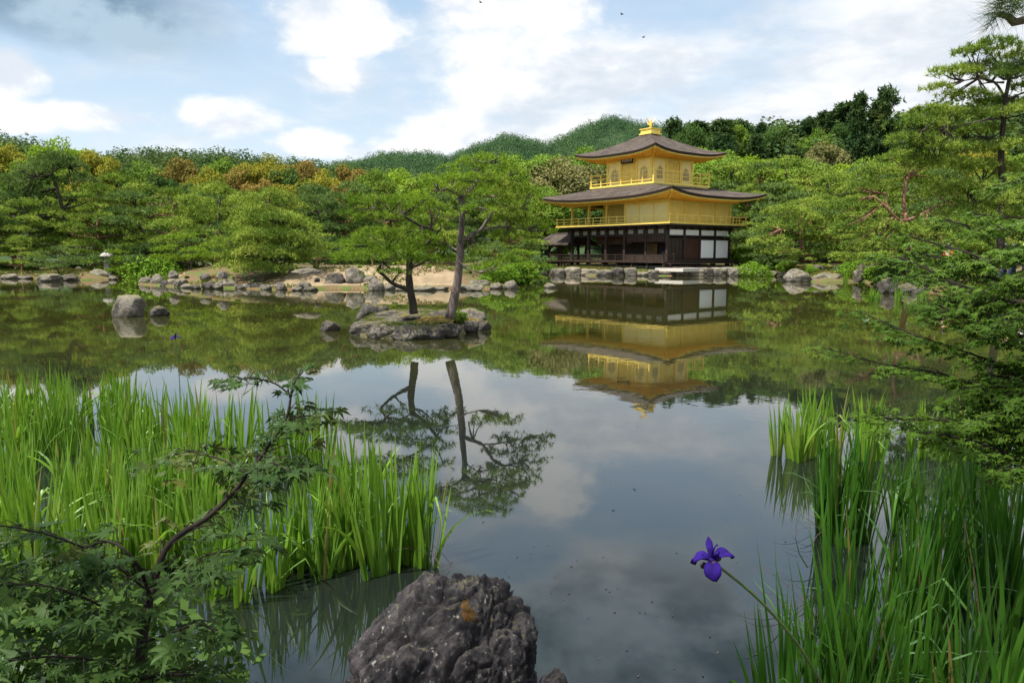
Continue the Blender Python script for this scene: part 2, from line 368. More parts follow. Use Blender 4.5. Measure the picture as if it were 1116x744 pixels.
def spline(pts, n=4):
    """Catmull-Rom through points"""
    P = [Vector(p) for p in pts]; P = [2 * P[0] - P[1]] + P + [2 * P[-1] - P[-2]]; out = []
    for i in range(1, len(P) - 2):
        for j in range(n):
            t = j / n; a, b, c, d = P[i - 1], P[i], P[i + 1], P[i + 2]
            out.append(.5 * ((2 * b) + (c - a) * t + (2 * a - 5 * b + 4 * c - d) * t * t + (3 * b - a - 3 * c + d) * t ** 3))
    out.append(P[-2]); return out
def lerp_r(r0, r1, n, p=1.0): return [r0 + (r1 - r0) * (i / (n - 1)) ** p for i in range(n)]

ORD = 'first second third fourth fifth sixth seventh eighth ninth tenth eleventh twelfth thirteenth fourteenth fifteenth sixteenth seventeenth eighteenth nineteenth twentieth twenty-first twenty-second twenty-third twenty-fourth twenty-fifth twenty-sixth'.split()
def ordinal_labels(objs, fmt, cat, group):
    """label the members of a row by their order from the left"""
    objs = sorted(objs, key=lambda o: proj(o.location)[0]); n = len(objs)
    for i, o in enumerate(objs):
        w = 'leftmost' if i == 0 else 'rightmost' if i == n - 1 else ORD[i] + ' from the left'
        tag(o, fmt.format(o.get('look', ''), w).replace('  ', ' ').strip(), cat, group)
        if 'look' in o: del o['look']

# ------------------------------------------------------------------ terrain and water
def W(*pp): return [tuple(gpt(x, y))[:2] for x, y in pp]
POND = W((-130, 308), (-60, 306), (0, 303.8), (40, 303.5), (70, 306), (122, 304.6), (135, 301.5), (165, 299.5), (300, 299), (450, 299), (570, 298.6), (600, 299.6),
         (650, 300.4), (729, 300.8), (790, 300.6), (838, 300.2), (858, 302), (866, 306), (900, 308), (940, 307), (958, 312), (985, 318), (1030, 318), (1070, 322), (1120, 332), (1230, 350)) + \
       [(12, 11), (8, 7.2), (5.6, 5.2), (4.3, 4.0), (3.0, 3.15), (2.2, 2.55), (1.4, 2.25), (.75, 2.0), (.2, 1.7), (-.35, 1.9), (-1.0, 2.35), (-1.9, 2.75), (-3.2, 3.3), (-5.5, 4.4), (-9.5, 7), (-16, 13), (-30, 27)]
SANDY = W((150, 310), (163, 311), (200, 313.5), (250, 314.5), (300, 316), (360, 315), (430, 315.5), (480, 315), (540, 315), (556, 311), (552, 305.5)) + [tuple(gpt(x, y))[:2] for x, y in ((480, 303.8), (380, 303.6), (260, 303.6), (170, 305))]
ISLET = W((382, 362), (400, 368.5), (440, 370), (490, 368), (528, 359), (530, 351), (505, 345), (460, 343), (410, 346), (388, 352))

def sdf(poly, X, Y):
    """signed distance, positive inside"""
    P = np.array(poly); Q = np.roll(P, -1, 0); d = np.full(X.shape, 1e9); ins = np.zeros(X.shape, bool)
    for (ax, ay), (bx, by) in zip(P, Q):
        ex, ey = bx - ax, by - ay; wx, wy = X - ax, Y - ay
        t = np.clip((wx * ex + wy * ey) / (ex * ex + ey * ey + 1e-12), 0, 1)
        d = np.minimum(d, np.hypot(wx - ex * t, wy - ey * t))
        c = ((ay > Y) != (by > Y)) & (X < (bx - ax) * (Y - ay) / (by - ay + 1e-12) + ax); ins ^= c
    return np.where(ins, d, -d)
def sst(t): t = np.clip(t, 0, 1); return t * t * (3 - 2 * t)
HILL = [  # start, crest distance, canopy height, skyline in picture columns
    (120, 240, 8, [(-600, 158), (0, 160), (40, 164), (100, 184), (130, 178), (180, 173), (250, 176), (300, 181), (360, 189), (420, 197), (520, 205), (640, 222), (700, 235), (2000, 235)]),
    (420, 900, 9, [(-600, 215), (330, 200), (380, 186), (420, 178), (450, 176), (490, 181), (530, 167), (550, 159), (570, 163), (600, 167), (625, 155), (650, 142), (668, 141), (690, 146), (720, 150), (760, 150), (830, 165), (2000, 190)]),
    (84, 165, 13, [(-600, 276), (620, 262), (700, 196), (740, 150), (780, 139), (830, 136), (900, 137), (960, 132), (1000, 122), (1050, 114), (1116, 109), (1500, 100), (2000, 120)]),
]
def hills(X, Y):
    D = np.hypot(X, Y); front = Y > .25 * D
    px = CX + F * X / np.maximum(Y, .25 * D + 1e-6) * (1 + .01)
    z = np.zeros(X.shape)
    for d0, dc, ch, sk in HILL:
        ys = np.interp(px, [a for a, b in sk], [b for a, b in sk])
        crest = np.maximum(CH + (276.4 - ys) / F * dc * np.clip(Y / np.maximum(D, 1e-6), .5, 1) - ch, 0)
        t = sst((D - d0) / (dc - d0)); back = 1 - .45 * sst((D - dc) / (dc * .8))
        z = np.maximum(z, crest * t * back * np.where(front, 1, .5))
    return z
def ground_np(X, Y):
    X = np.asarray(X, float); Y = np.asarray(Y, float)
    sp = -sdf(POND, X, Y); ss = sdf(SANDY, X, Y); si = sdf(ISLET, X, Y)
    def bank(s, hi, w): return np.where(s > 0, .08 + (hi - .08) * sst(s / w), np.maximum(-.7, s * .9 - .05))
    wig = .10 * np.sin(X * .7 + 1.3 * np.sin(Y * .4)) * np.cos(Y * .53 + .9)
    z = bank(sp, .50, 2.2) + np.where(sp > 1, wig * sst((sp - 1) / 3), 0) + np.where(sp > 6, sst((sp - 6) / 30) * 1.2, 0)
    zs = bank(ss, 1.02, 4.2); zi = bank(si, .26, .55)
    return np.maximum(np.maximum(np.maximum(z, zs), zi) + hills(X, Y), -1.5), ss, sp
def gz(x, y): return float(ground_np([x], [y])[0][0])

az = np.concatenate([np.linspace(-180, -46, 50, endpoint=False), np.linspace(-46, 46, 420, endpoint=False), np.linspace(46, 180, 51)])
rr = np.concatenate([np.linspace(.15, 6, 60, endpoint=False), np.geomspace(6, 36, 50, endpoint=False), np.geomspace(36, 75, 130, endpoint=False), np.geomspace(75, 3500, 110)])
A, Rr = np.meshgrid(np.radians(az), rr); GX, GY = np.sin(A) * Rr, np.cos(A) * Rr
GZ, SS, SP = ground_np(GX.ravel(), GY.ravel())
na, nr = len(az), len(rr); I = np.arange(na * nr).reshape(nr, na)
Q = np.stack([I[:-1, :-1], I[:-1, 1:], I[1:, 1:], I[1:, :-1]], -1).reshape(-1, 4)
me = np_mesh('ground', np.stack([GX.ravel(), GY.ravel(), GZ], -1), Q[:, ::-1], 4)
a1 = me.attributes.new('sand', 'FLOAT', 'POINT'); a1.data.foreach_set('value', (sst((SS - .3) / .8) * (((GX.ravel() > -12.4) & (GX.ravel() < -3.0)) | ((GX.ravel() > -21.0) & (GX.ravel() < -19.3)))).astype(np.float32))
a2 = me.attributes.new('wood', 'FLOAT', 'POINT'); a2.data.foreach_set('value', sst((np.hypot(GX, GY).ravel() - 75) / 15).astype(np.float32))
a3 = me.attributes.new('moss', 'FLOAT', 'POINT'); a3.data.foreach_set('value', (sdf(ISLET, GX.ravel(), GY.ravel()) > -.4).astype(np.float32))
tag(obj('ground', me, M['ground'], smooth=True), 'earthy banks of the pond rising to wooded hills', None, None, 'structure')
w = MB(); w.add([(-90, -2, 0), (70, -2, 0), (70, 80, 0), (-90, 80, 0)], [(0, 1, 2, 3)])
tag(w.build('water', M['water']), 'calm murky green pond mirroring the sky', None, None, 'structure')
# ------------------------------------------------------------------ pavilion
def make_pavilion():
    root = empty('pavilion', (12.514, 68.592, 0), -0.903)
    tag(root, 'three storey gilded pavilion with dark bark roofs standing over the far pond edge', 'pavilion')
    HX, HY = 5.75, 4.153; B2 = 1.08; S3 = 2.70; B3 = 1.02
    W_, G_ = M['wood'], M['gold']
    # --- stone foot and timber base
    b = MB()
    b.box(-HX - .4, HX + .3, -HY - .3, HY + .3, .3, .78)
    b.build('foundation', M['stone'], root)
    b = MB(); b.box(-HX - 1.5, HX + .95, -HY - 1.55, HY + .9, 1.02, 1.16)
    for x in np.linspace(-HX - 1.3, HX + .8, 9):
        b.box(x - .07, x + .07, -HY - 1.45, -HY - 1.31, .2, 1.02)
        b.box(x - .05, x + .05, -HY - 1.5, HY + .8, .92, 1.018)
    for y in np.linspace(-HY - 1.3, HY + .7, 6): b.box(HX + .70, HX + .84, y - .07, y + .07, .3, 1.02)
    b.build('veranda', W_, root)
    b = MB()                                                # low bench steps along the east side
    b.box(HX + 1.0, HX + 1.45, -HY - 1.2, HY + .2, .92, 1.0); b.box(HX + 1.5, HX + 1.95, -HY - 1.0, HY - .8, .66, .74)
    for y in np.linspace(-HY - 1.0, HY, 6): b.box(HX + 1.15, HX + 1.25, y - .05, y + .05, .3, .92)
    for y in np.linspace(-HY - .8, HY - 1.0, 5): b.box(HX + 1.65, HX + 1.75, y - .05, y + .05, .3, .66)
    b.build('step_bench', M['wood'], root)
    def railing(name, segs, z0, h, mat, post=.06, step=1.0, rails=(1.0, .55, .15), over=.18):
        r = MB(); posts = []
        for (x0, y0, x1, y1) in segs:
            L = math.hypot(x1 - x0, y1 - y0); n = max(1, round(L / step)); dx, dy = (x1 - x0) / L, (y1 - y0) / L
            for k in rails:
                e = over if k == 1.0 else 0
                r.bar((x0 - dx * e, y0 - dy * e, z0 + h * k), (x1 + dx * e, y1 + dy * e, z0 + h * k), .07, .06 if k == 1.0 else .045)
            for i in range(n + 1):
                x, y = x0 + (x1 - x0) * i / n, y0 + (y1 - y0) * i / n
                hh = h * (1.22 if i in (0, n) else .97)
                w_ = post * (1.5 if i in (0, n) else 1)
                if i == n and name != 'veranda_railing': continue          # the next side's corner post
                posts.append((x, y, w_, hh))
        o = r.build(name, mat, root)
        for x, y, w_, hh in posts: MB().box(x - w_ / 2, x + w_ / 2, y - w_ / 2, y + w_ / 2, z0, z0 + hh).build('post', mat, o)
        return o
    railing('veranda_railing', [(-HX - 1.4, -HY - 1.48, HX + .9, -HY - 1.48), (HX + .88, -HY - 1.48, HX + .88, -HY - .2)], 1.16, .52, W_, .06, 1.1)
    # --- ground storey
    b = MB(); b.box(-HX + 2.0, HX - .12, -HY + 2.1, HY - .14, 1.16, 3.9)          # inner hall, dark
    b.build('inner_hall', M['wood'], root)
    XB = [-5.75, -3.5, -1.25, 1.0, 3.4, 5.75]; YB = [-4.153, -2.08, 0, 2.08, 4.153]
    for x in XB[:]:
        if x == 3.4: continue
        p = MB(); p.box(x - .12, x + .12, -HY - .12, -HY + .12, .78, 4.0); p.build('pillar', W_, root)
    for y in YB[1:]:
        p = MB(); p.box(HX - .12, HX + .12, y - .12, y + .12, .78, 4.0); p.build('pillar', W_, root)
    for y in YB[1:]:
        p = MB(); p.box(-HX - .12, -HX + .12, y - .12, y + .12, .78, 4.0); p.build('pillar', W_, root)
    b = MB(); b.box(-HX - .1, HX + .1, -HY - .07, -HY + .07, 3.28, 3.46); b.box(-HX, HX, -HY - .09, -HY + .09, 3.80, 4.0); b.box(HX - .09, HX + .09, -HY + .1, HY, 3.84, 4.0); b.box(HX - .10, HX + .135, -HY + .12, HY, 3.22, 3.30)
    b.box(HX - .10, HX + .135, -HY + .12, HY, 2.98, 3.06); b.box(HX - .10, HX + .135, -HY + .12, HY, 1.16, 1.34); b.box(-HX - .09, -HX + .09, -HY + .1, HY, 3.3, 4.0)
    b.build('beam', W_, root)
    # south front: hanging lattice shutters above, low panels, dim room with two screens behind
    b = MB(); b.box(1.12, 5.63, -HY + .02, -HY + .06, 2.75, 3.28); b.box(-3.38, .88, -HY + .9, -HY + .95, 2.6, 3.3); b.build('lattice_shutter', M['wood_red'], root)
    b = MB()
    for x in np.arange(1.2, 5.6, .28): b.box(x - .02, x + .02, -HY - .01, -HY + .018, 2.75, 3.28)
    for x0, x1 in ((1.12, 3.3), (3.5, 5.63)): b.box(x0, x1, -HY - .03, -HY + .03, 1.16, 1.62)
    b.box(3.3, 3.5, -HY - .04, -HY + .04, 1.16, 3.28)
    b.build('low_panel', W_, root)
    for x0 in (1.5, 3.8):
        s_ = MB(); s_.box(x0, x0 + 1.5, -HY + 1.95, -HY + 1.99, 1.6, 2.7); s_.build('folding_screen', simple('dim_screen', (.16, .09, .03), (.30, .17, .06), 2.5, .6), root)
    b = MB(); b.lathe([(.34, 1.16), (.40, 1.5), (.25, 1.85), (.16, 1.95), (.2, 2.15), (.05, 2.35)], 10, (4.2, -HY + 1.5, .3)); b.build('seated_statue', M['black'], root, True)
    # east front: lattice, plank doors, two white sliding panels, white strips
    e = HX
    b = MB(); b.box(e - .05, e, -3.95, -2.2, 1.34, 2.98)
    for y in (-3.6, -3.08, -2.55): b.box(e + .001, e + .03, y - .03, y + .03, 1.34, 2.98)
    b.box(e + .001, e + .025, -3.95, -2.2, 2.0, 2.08); b.build('lattice_window', M['wood'], root)
    d = MB(); d.box(e - .05, e + .03, -1.96, -1.02, 1.34, 2.97); d.box(e - .05, e + .03, -1.00, -.13, 1.34, 2.97)
    for y in (-1.72, -1.48, -1.25, -.78, -.55, -.33): d.box(e + .031, e + .05, y - .02, y + .02, 1.36, 2.95)
    d.build('plank_door', M['wood_red'], root)
    for y0, y1 in ((.14, 1.96), (2.21, 4.02)):
        p = MB(); p.box(e - .03, e + .04, y0, y1, 1.36, 2.96); o = p.build('sliding_panel', M['plaster'], root)
        f_ = MB()
        for (a0, a1, z0, z1) in ((y0, y1, 1.345, 1.40), (y0, y1, 2.92, 2.975)): f_.box(e + .041, e + .06, a0, a1, z0, z1)
        f_.build('panel_frame', W_, o)
    for i in range(4):
        p = MB(); p.box(e - .03, e + .05, YB[i] + .14, YB[i + 1] - .14, 3.31, 3.76); p.build('plaster_strip', M['plaster'], root)
    # bracket zone under the balcony
    p = MB(); p.box(-HX + .05, HX - .05, -HY - .02, -HY + .02, 3.46, 3.80); p.build('plaster_band', M['paper'], root)
    br = MB()
    for x in np.arange(-HX + .1, HX + .1, 1.13):
        br.box(x - .12, x + .12, -HY - .95, -HY + .1, 4.0, 4.09); br.box(x - .26, x + .26, -HY - .06, -HY + .05, 3.46, 3.80); br.box(x - .18, x + .18, -HY - .30, -HY - .06, 3.80, 3.995)
    for y in np.arange(-HY + .1, HY + .1, 1.03):
        br.box(HX - .1, HX + .95, y - .12, y + .12, 4.0, 4.088); br.box(HX - .05, HX + .12, y - .22, y + .22, 3.77, 3.838); br.box(HX + .09, HX + .32, y - .16, y + .16, 3.80, 3.995)
    br.build('bracket', W_, root)
    # --- second storey
    b = MB(); b.box(-HX - B2, HX + B2, -HY - B2, HY + B2, 4.09, 4.19); b.build('balcony_edge', W_, root)
    b = MB(); b.box(-HX - B2 - .04, HX + B2 + .04, -HY - B2 - .04, HY + B2 + .04, 4.192, 4.30); b.build('balcony', G_, root)
    q = B2 - .06
    railing('balcony_railing', [(-HX - q, -HY - q, HX + q, -HY - q), (HX + q, -HY - q, HX + q, HY + q), (HX + q, HY + q, -HX - q, HY + q), (-HX - q, HY + q, -HX - q, -HY - q)], 4.30, .62, G_, .055, .95)
    Z0, Z1 = 4.30, 6.5
    b = MB(); b.box(1.0, HX, -HY, HY, Z0, Z1); b.build('upper_wall', M['gold_pale'], root)
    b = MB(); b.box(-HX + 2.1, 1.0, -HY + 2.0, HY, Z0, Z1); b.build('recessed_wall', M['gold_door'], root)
    b = MB()
    for x in (1.0, 2.6, 4.2): b.box(x - .03 + (0.04 if x == 1.0 else 0), x + .05, -HY - .03, -HY - .001, Z0, Z1 - .4)
    b.box(1.02, HX, -HY - .04, -HY - .002, 5.92, 6.06); b.build('wall_batten', M['gold'], root)
    for x0, x1 in ((-3.4, -2.3), (-2.24, -1.1), (-1.04, -.1), (-.04, .9)):
        p = MB(); p.box(x0, x1, -HY + 1.95, -HY + 1.998, Z0 + .05, Z1 - .7); p.build('shutter_door', M['gold_door'], root)
    for i in range(4):
        p = MB(); p.box(HX + .002, HX + .03, YB[i] + .12, YB[i + 1] - .12, Z0 + .1, 5.95); p.build('wall_panel', M['gold_door'], root)
    for x in XB[:4]:
        p = MB(); p.box(x - .09, x + .09, -HY - .09, -HY + .09, Z0, Z1); p.build('gold_pillar', G_, root)
    for y in YB:
        p = MB(); p.box(HX - .02, HX + .10, y - .09, y + .09, Z0, Z1); p.build('gold_pillar', G_, root)
        p = MB(); p.box(-HX - .09, -HX + .09, y - .09, y + .09, Z0, Z1)
        if y > YB[0]: p.build('gold_pillar', G_, root)
    b = MB(); b.box(-HX, HX, -HY - .06, -HY + .06, 6.07, 6.2); b.box(HX - .06, HX + .105, -HY + .1, HY, 6.07, 6.2); b.box(-HX - .06, -HX + .06, -HY + .1, HY, 6.07, 6.2); b.build('gold_beam', G_, root)
    # --- roofs
    def roof(name, hx, hy, ix, iy, ze, lift, zt, wx, wy, zw, pw, thick=.20, n=28, k=14):
        top = MB(); edge = MB(); trim = MB(); sof = MB()
        def eave(sx, sy, u, inset=0.0, dz=0.0):            # u in -1..1 along the side
            fl = abs(u) ** 3.2
            ex, ey = hx - inset, hy - inset
            if sx: return Vector((sx * (ex + .10 * fl), u * (ey + .10 * fl), ze + lift * fl + dz))
            return Vector((u * (ex + .10 * fl), sy * (ey + .10 * fl), ze + lift * fl + dz))
        for sx, sy in ((1, 0), (0, 1), (-1, 0), (0, -1)):
            def grid(mb, fn, nn, kk):
                vs = [fn(-1 + 2 * i / nn, j / kk) for j in range(kk + 1) for i in range(nn + 1)]
                mb.add(vs, [(j * (nn + 1) + i, j * (nn + 1) + i + 1, (j + 1) * (nn + 1) + i + 1, (j + 1) * (nn + 1) + i) for j in range(kk) for i in range(nn)])
            def surf(u, v):
                a = eave(sx, sy, u); t = Vector((sx * ix, u * iy, 0)) if sx else Vector((u * ix, sy * iy, 0))
                p = a.lerp(t, v); p.z = a.z * (1 - v) + ze * v + (zt - ze) * v ** pw + .03 * mnoise.noise(Vector((p.x, p.y, 3)) * 1.2) * (v > 0); return p
            grid(top, surf, n, k)
            grid(edge, lambda u, v: eave(sx, sy, u, .05 * v, -thick * v), n, 2)
            grid(edge, lambda u, v: eave(sx, sy, u, .05 + .16 * v, -thick - .002), n, 1)
            grid(trim, lambda u, v: eave(sx, sy, u, .14, -thick - .004 - .10 * v), n, 1)
            grid(trim, lambda u, v: eave(sx, sy, u, .14 + .22 * v, -thick - .104), n, 1)
            def so(u, v):
                a = eave(sx, sy, u, .30, -thick - .09); t = Vector((sx * (wx - .02), u * wy, zw)) if sx else Vector((u * wx, sy * (wy - .02), zw)); return a.lerp(t, v)
            grid(sof, so, n, 5)
            L = hy if sx else hx                            # rafters lie on the soffit
            for i in range(int(L / .17)):
                u = -.965 + 1.93 * i / (int(L / .17) - 1)
                a, c = so(u, .0), so(u, .97); sof.bar(a - Vector((0, 0, .03)), c - Vector((0, 0, .03)), .07, .08)
            for u0 in (-1, 1):
                a, c = so(u0, -.06), so(u0, .97); sof.bar(a - Vector((0, 0, .07)), c - Vector((0, 0, .07)), .13, .16)
        ro = top.build(name, M['shingle'], root, True)
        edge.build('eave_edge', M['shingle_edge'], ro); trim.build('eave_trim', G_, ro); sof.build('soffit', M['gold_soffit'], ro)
        return ro
    roof('lower_roof', HX + 2.16, HY + 2.16, S3 + .9, S3 + .9, 6.50, .52, 7.62, HX, HY, 6.22, 1.25)
    # --- third storey
    e3 = S3 + B3
    b = MB(); b.box(-e3, e3, -e3, e3, 7.40, 7.66); b.build('upper_balcony_base', M['gold_pale'], root)
    b = MB(); b.box(-e3 - .1, e3 + .1, -e3 - .1, e3 + .1, 7.662, 7.80); b.build('upper_balcony', G_, root)
    railing('upper_railing', [(-e3, -e3, e3, -e3), (e3, -e3, e3, e3), (e3, e3, -e3, e3), (-e3, e3, -e3, -e3)], 7.80, 1.02, G_, .07, 1.25, (1.0, .62, .22))
    b = MB(); b.box(-S3, S3, -S3, S3, 7.80, 10.3); b.build('top_wall', M['gold_pale'], root)
    def bell(wd, h):
        pts = [(-wd, 0), (wd, 0), (wd * .98, h * .55)]
        pts += [(wd * math.cos(t), h * .6 + h * .32 * math.sin(t)) for t in np.linspace(.15, 1.25, 5)] + [(0, h)]
        return pts + [(-x, y) for x, y in pts[2:-1][::-1]]
    for (ox, oy, ux, nx) in (((0), -S3, (1, 0, 0), (0, -1, 0)), (S3, 0, (0, 1, 0), (1, 0, 0)), (0, S3, (-1, 0, 0), (0, 1, 0)), (-S3, 0, (0, -1, 0), (-1, 0, 0))):
        O = Vector((ox, oy, 0)); U = Vector(ux); N = Vector(nx); Z = Vector((0, 0, 1))
        for s in (-1, 1):
            c = O + U * (1.75 * s) + Z * 8.25
            fr = MB(); fr.prism(bell(.50, 1.22), c - Z * .06, U, Z, N * .035); fo = fr.build('bell_window', G_, root)
            g = MB(); g.prism(bell(.40, 1.06), c + N * .036, U, Z, N * .012); go_ = g.build('window_paper', M['paper'], fo)
            lt = MB(); lt.bar(c + N * .055, c + N * .055 + Z * 1.05, .05, .02)
            for q_ in (-.2, .2): lt.bar(c + N * .054 + U * q_, c + N * .054 + U * q_ + Z * .94, .03, .016)
            for q_ in (.30, .62): lt.bar(c + N * .053 - U * .38 + Z * q_, c + N * .053 + U * .38 + Z * q_, .03, .014)
            lt.build('window_lattice', G_, fo)
        for u in (-2.62, -.92, .92, 2.62):
            p = MB(); c = O + U * u + N * .012
            p.bar(c + Z * 7.8, c + Z * 10.1, .17, .17); p.build('gold_pillar', G_, root)
        dr = MB()
        for u0, u1 in ((-.8, -.02), (.02, .8)):
            dr.prism([(u0, 0), (u1, 0), (u1, 1.95), (u0, 1.95)], O + Z * 7.85 + N * .003, U, Z, N * .03)
        do = dr.build('door', M['gold_door'], root)
        gr = MB()
        for u in (-.62, -.42, -.22, .22, .42, .62): gr.bar(O + U * u + N * .045 + Z * 8.9, O + U * u + N * .045 + Z * 9.7, .05, .02)
        for zz in (7.95, 8.8, 9.72): gr.bar(O + U * -.78 + N * .044 + Z * zz, O + U * .78 + N * .044 + Z * zz, .06, .02)
        gr.build('door_lattice', G_, do)
        t_ = MB(); t_.bar(O + U * -2.7 + Z * 9.93 + N * .03, O + U * 2.7 + Z * 9.93 + N * .03, .10, .14); t_.build('gold_beam', G_, root)
    # name tablet over the south door
    t_ = MB(); t_.box(-.62, .62, -S3 - .34, -S3 - .26, 9.72, 10.22); tb = t_.build('name_tablet', M['wood_red'], root)
    f_ = MB()
    for a in ((-.66, .66, 9.66, 9.72), (-.66, .66, 10.22, 10.28), (-.68, -.62, 9.72, 10.22), (.62, .68, 9.72, 10.22)): f_.box(a[0], a[1], -S3 - .37, -S3 - .25, a[2], a[3])
    f_.build('tablet_frame', M['black'], tb)
    try:
        cu = bpy.data.curves.new('lettering', 'FONT'); cu.body = '\u7a76\u7adf\u9802'; cu.size = .40; cu.extrude = .006; cu.align_x = 'CENTER'; cu.align_y = 'CENTER'
        lo = bpy.data.objects.new('lettering', cu); COL.objects.link(lo); lo.location = (0, -S3 - .35, 9.97); lo.rotation_euler = (R(90), 0, 0)
        bpy.context.view_layer.update(); lm = bpy.data.meshes.new_from_object(lo.evaluated_get(bpy.context.evaluated_depsgraph_get()))
        l2 = obj('lettering', lm, M['plaster'], tb); l2.location = lo.location; l2.rotation_euler = lo.rotation_euler; bpy.data.objects.remove(lo); l2.name = 'lettering'
    except Exception: pass
    roof('upper_roof', S3 + 2.05, S3 + 2.05, .34, .34, 10.36, .42, 12.55, S3, S3, 10.12, 1.42, .18)
    rb = MB(); rb.box(-.72, .72, -.72, .72, 12.40, 12.52); rb.box(-.62, .62, -.62, .62, 12.522, 12.86); rb.box(-.7, .7, -.7, .7, 12.862, 12.93); rb.build('roof_cap', G_, root)
    # gilt bird on the ridge, wings raised
    ph = empty('bird_statue', (0, 0, 12.93), R(-35)); ph.parent = root; ph.scale = (.78, .78, .78)
    b = MB(); b.tube(spline([(-.30, 0, .62), (-.12, 0, .52), (.10, 0, .60), (.22, 0, .80), (.24, 0, .98), (.33, 0, 1.06)], 3), [.05, .10, .15, .17, .16, .15, .13, .11, .09, .08, .075, .07, .08, .085, .07, .02], 8)
    b.tube([(.36, 0, 1.04), (.46, 0, .99)], [.035, .005], 5); b.tube([(.30, 0, 1.12), (.22, 0, 1.22)], [.03, .008], 5); b.build('bird_body', G_, ph, True)
    for s in (-1, 1):
        wg = MB(); wg.prism([(.10, 0), (.22, .18), (.16, .55), (.02, .86), (-.12, .72), (-.16, .5), (-.25, .55), (-.22, .3), (-.12, .05)], (0, s * .10, .62), (1, 0, 0), (0, s * .55, .83), (0, s * .03, .02)); wg.build('wing', G_, ph)
        lg = MB(); lg.tube([(.03, s * .07, .52), (.0, s * .07, .25), (.03, s * .07, 0)], [.05, .03, .03], 5); lg.box(-.06, .14, s * .07 - .04, s * .07 + .04, 0, .03); lg.build('leg', G_, ph)
    tl = MB()
    for k, (a, h) in enumerate(((-.14, .95), (0, 1.12), (.14, .92))):
        tl.tube(spline([(-.25, a * .4, .58), (-.50, a, .62), (-.62, a * 1.6, .82), (-.55, a * 2, h)], 3), lerp_r(.055, .02, 10), 5)
    tl.build('tail', G_, ph)
    # --- fishing deck to the west
    dx, dy = -HX - 3.3, -2.7
    b = MB(); b.box(dx - 1.7, -HX - 1.5, dy - 1.3, dy + 1.3, 1.0, 1.15); b.build('fishing_deck', W_, root)
    for sx in (-1.5, 1.4):
        for sy in (-1.15, 1.15):
            p = MB(); p.box(dx + sx - .09, dx + sx + .09, dy + sy - .09, dy + sy + .09, -.6, 2.75); p.build('deck_post', W_, root)
    b = MB(); b.bar((dx - 1.6, dy - 1.15, 1.62), (dx + 2, dy - 1.15, 1.62), .07, .07); b.bar((dx - 1.5, dy - 1.15, 1.4), (dx + 2, dy - 1.15, 1.4), .05, .05); b.bar((dx - 1.5, dy - 1.2, 1.62), (dx - 1.5, dy + 1.2, 1.62), .07, .07)
    b.bar((dx - 1.8, dy - 1.15, 2.72), (dx + 3, dy - 1.15, 2.72), .12, .12); b.bar((dx - 1.8, dy + 1.15, 2.72), (dx + 3, dy + 1.15, 2.72), .12, .12); b.bar((dx - 1.5, dy - 1.5, 2.66), (dx - 1.5, dy + 1.5, 2.66), .12, .12)
    b.build('deck_railing', W_, root)
    rf = MB(); n = 8
    def rp(x, s, v, dz=0): return (x, dy + s * (2.0 - 1.9 * v), 2.72 + .95 * v ** 1.25 + dz)
    x0, x1 = dx - 2.1, -HX + .0
    for s in (-1, 1):
        vs = [rp(x, s, v / n) for v in range(n + 1) for x in (x0 + .25 * v / n * 3, x1)] + [rp(x, s, v / n, -.14) for v in range(n + 1) for x in (x0 + .25 * v / n * 3, x1)]
        m_ = 2 * (n + 1); f = [(2 * i, 2 * i + 1, 2 * i + 3, 2 * i + 2) for i in range(n)] + [(m_ + 2 * i + 2, m_ + 2 * i + 3, m_ + 2 * i + 1, m_ + 2 * i) for i in range(n)]
        f += [(0, m_, m_ + 1, 1)] + [(2 * i, 2 * i + 2, m_ + 2 * i + 2, m_ + 2 * i) for i in range(n)]
        rf.add(vs, f)
    rf.add([rp(x0 + .25 * v / n * 3, s, v / n) for v in range(n + 1) for s in (-1, 1)], [(2 * i, 2 * i + 1, 2 * i + 3, 2 * i + 2) for i in range(n)])
    rf.box(x0 + .8, x1, dy - .16, dy + .16, 3.62, 3.82)
    rf.build('deck_roof', M['shingle'], root)
    return root
pav = make_pavilion()
def terrace():
    b = MB(); p = [(6.0, -5.9), (8.6, -5.6), (9.0, -2), (9.4, 3), (9.6, 8.5), (7.2, 9.5), (6.0, 6)]
    b.prism(p, (0, 0, .35), (1, 0, 0), (0, 1, 0), (0, 0, .27)); o = b.build('terrace', M['pave']); o.location = (12.514, 68.592, 0); o.rotation_euler = (0, 0, -0.903); tag(o, 'pale gravel terrace beside the east front of the pavilion', None, None, 'structure')
terrace()
bpy.context.view_layer.update()

# ------------------------------------------------------------------ rocks
def rock_mesh(name, seed, sub=4, cuts=24, rough=.13, flat=.55):
    rng = random.Random(seed); bm = bmesh.new(); bmesh.ops.create_icosphere(bm, subdivisions=sub, radius=1)
    planes = [(Vector((rng.gauss(0, 1), rng.gauss(0, 1), rng.gauss(.25, .8))).normalized(), rng.uniform(.62, .98)) for _ in range(cuts)]
    off = Vector((seed * 3.1, seed * 1.7, seed * .9))
    for v in bm.verts:
        d = v.co.normalized(); r = 1.0
        for n_, h in planes:
            k = d.dot(n_)
            if k > 1e-3: r = min(r, h / k)
        r *= 1 + rough * mnoise.noise(d * 1.6 + off) + rough * .55 * mnoise.noise(d * 3.7 + off) + rough * .3 * (abs(mnoise.noise(d * 7.5 + off)) - .2) + rough * .22 * mnoise.noise(d * 16 + off) + rough * .5 * (mnoise.noise(Vector((d.x * 2, d.y * 2, d.z * 9)) + off) > .12) * .25
        v.co = d * r
    for v in bm.verts:
        if v.co.z < -flat: v.co.z = -flat
    me = bpy.data.meshes.new(name); bm.to_mesh(me); bm.free()
    me.polygons.foreach_set('use_smooth', [True] * len(me.polygons)); me.materials.append(None); return me
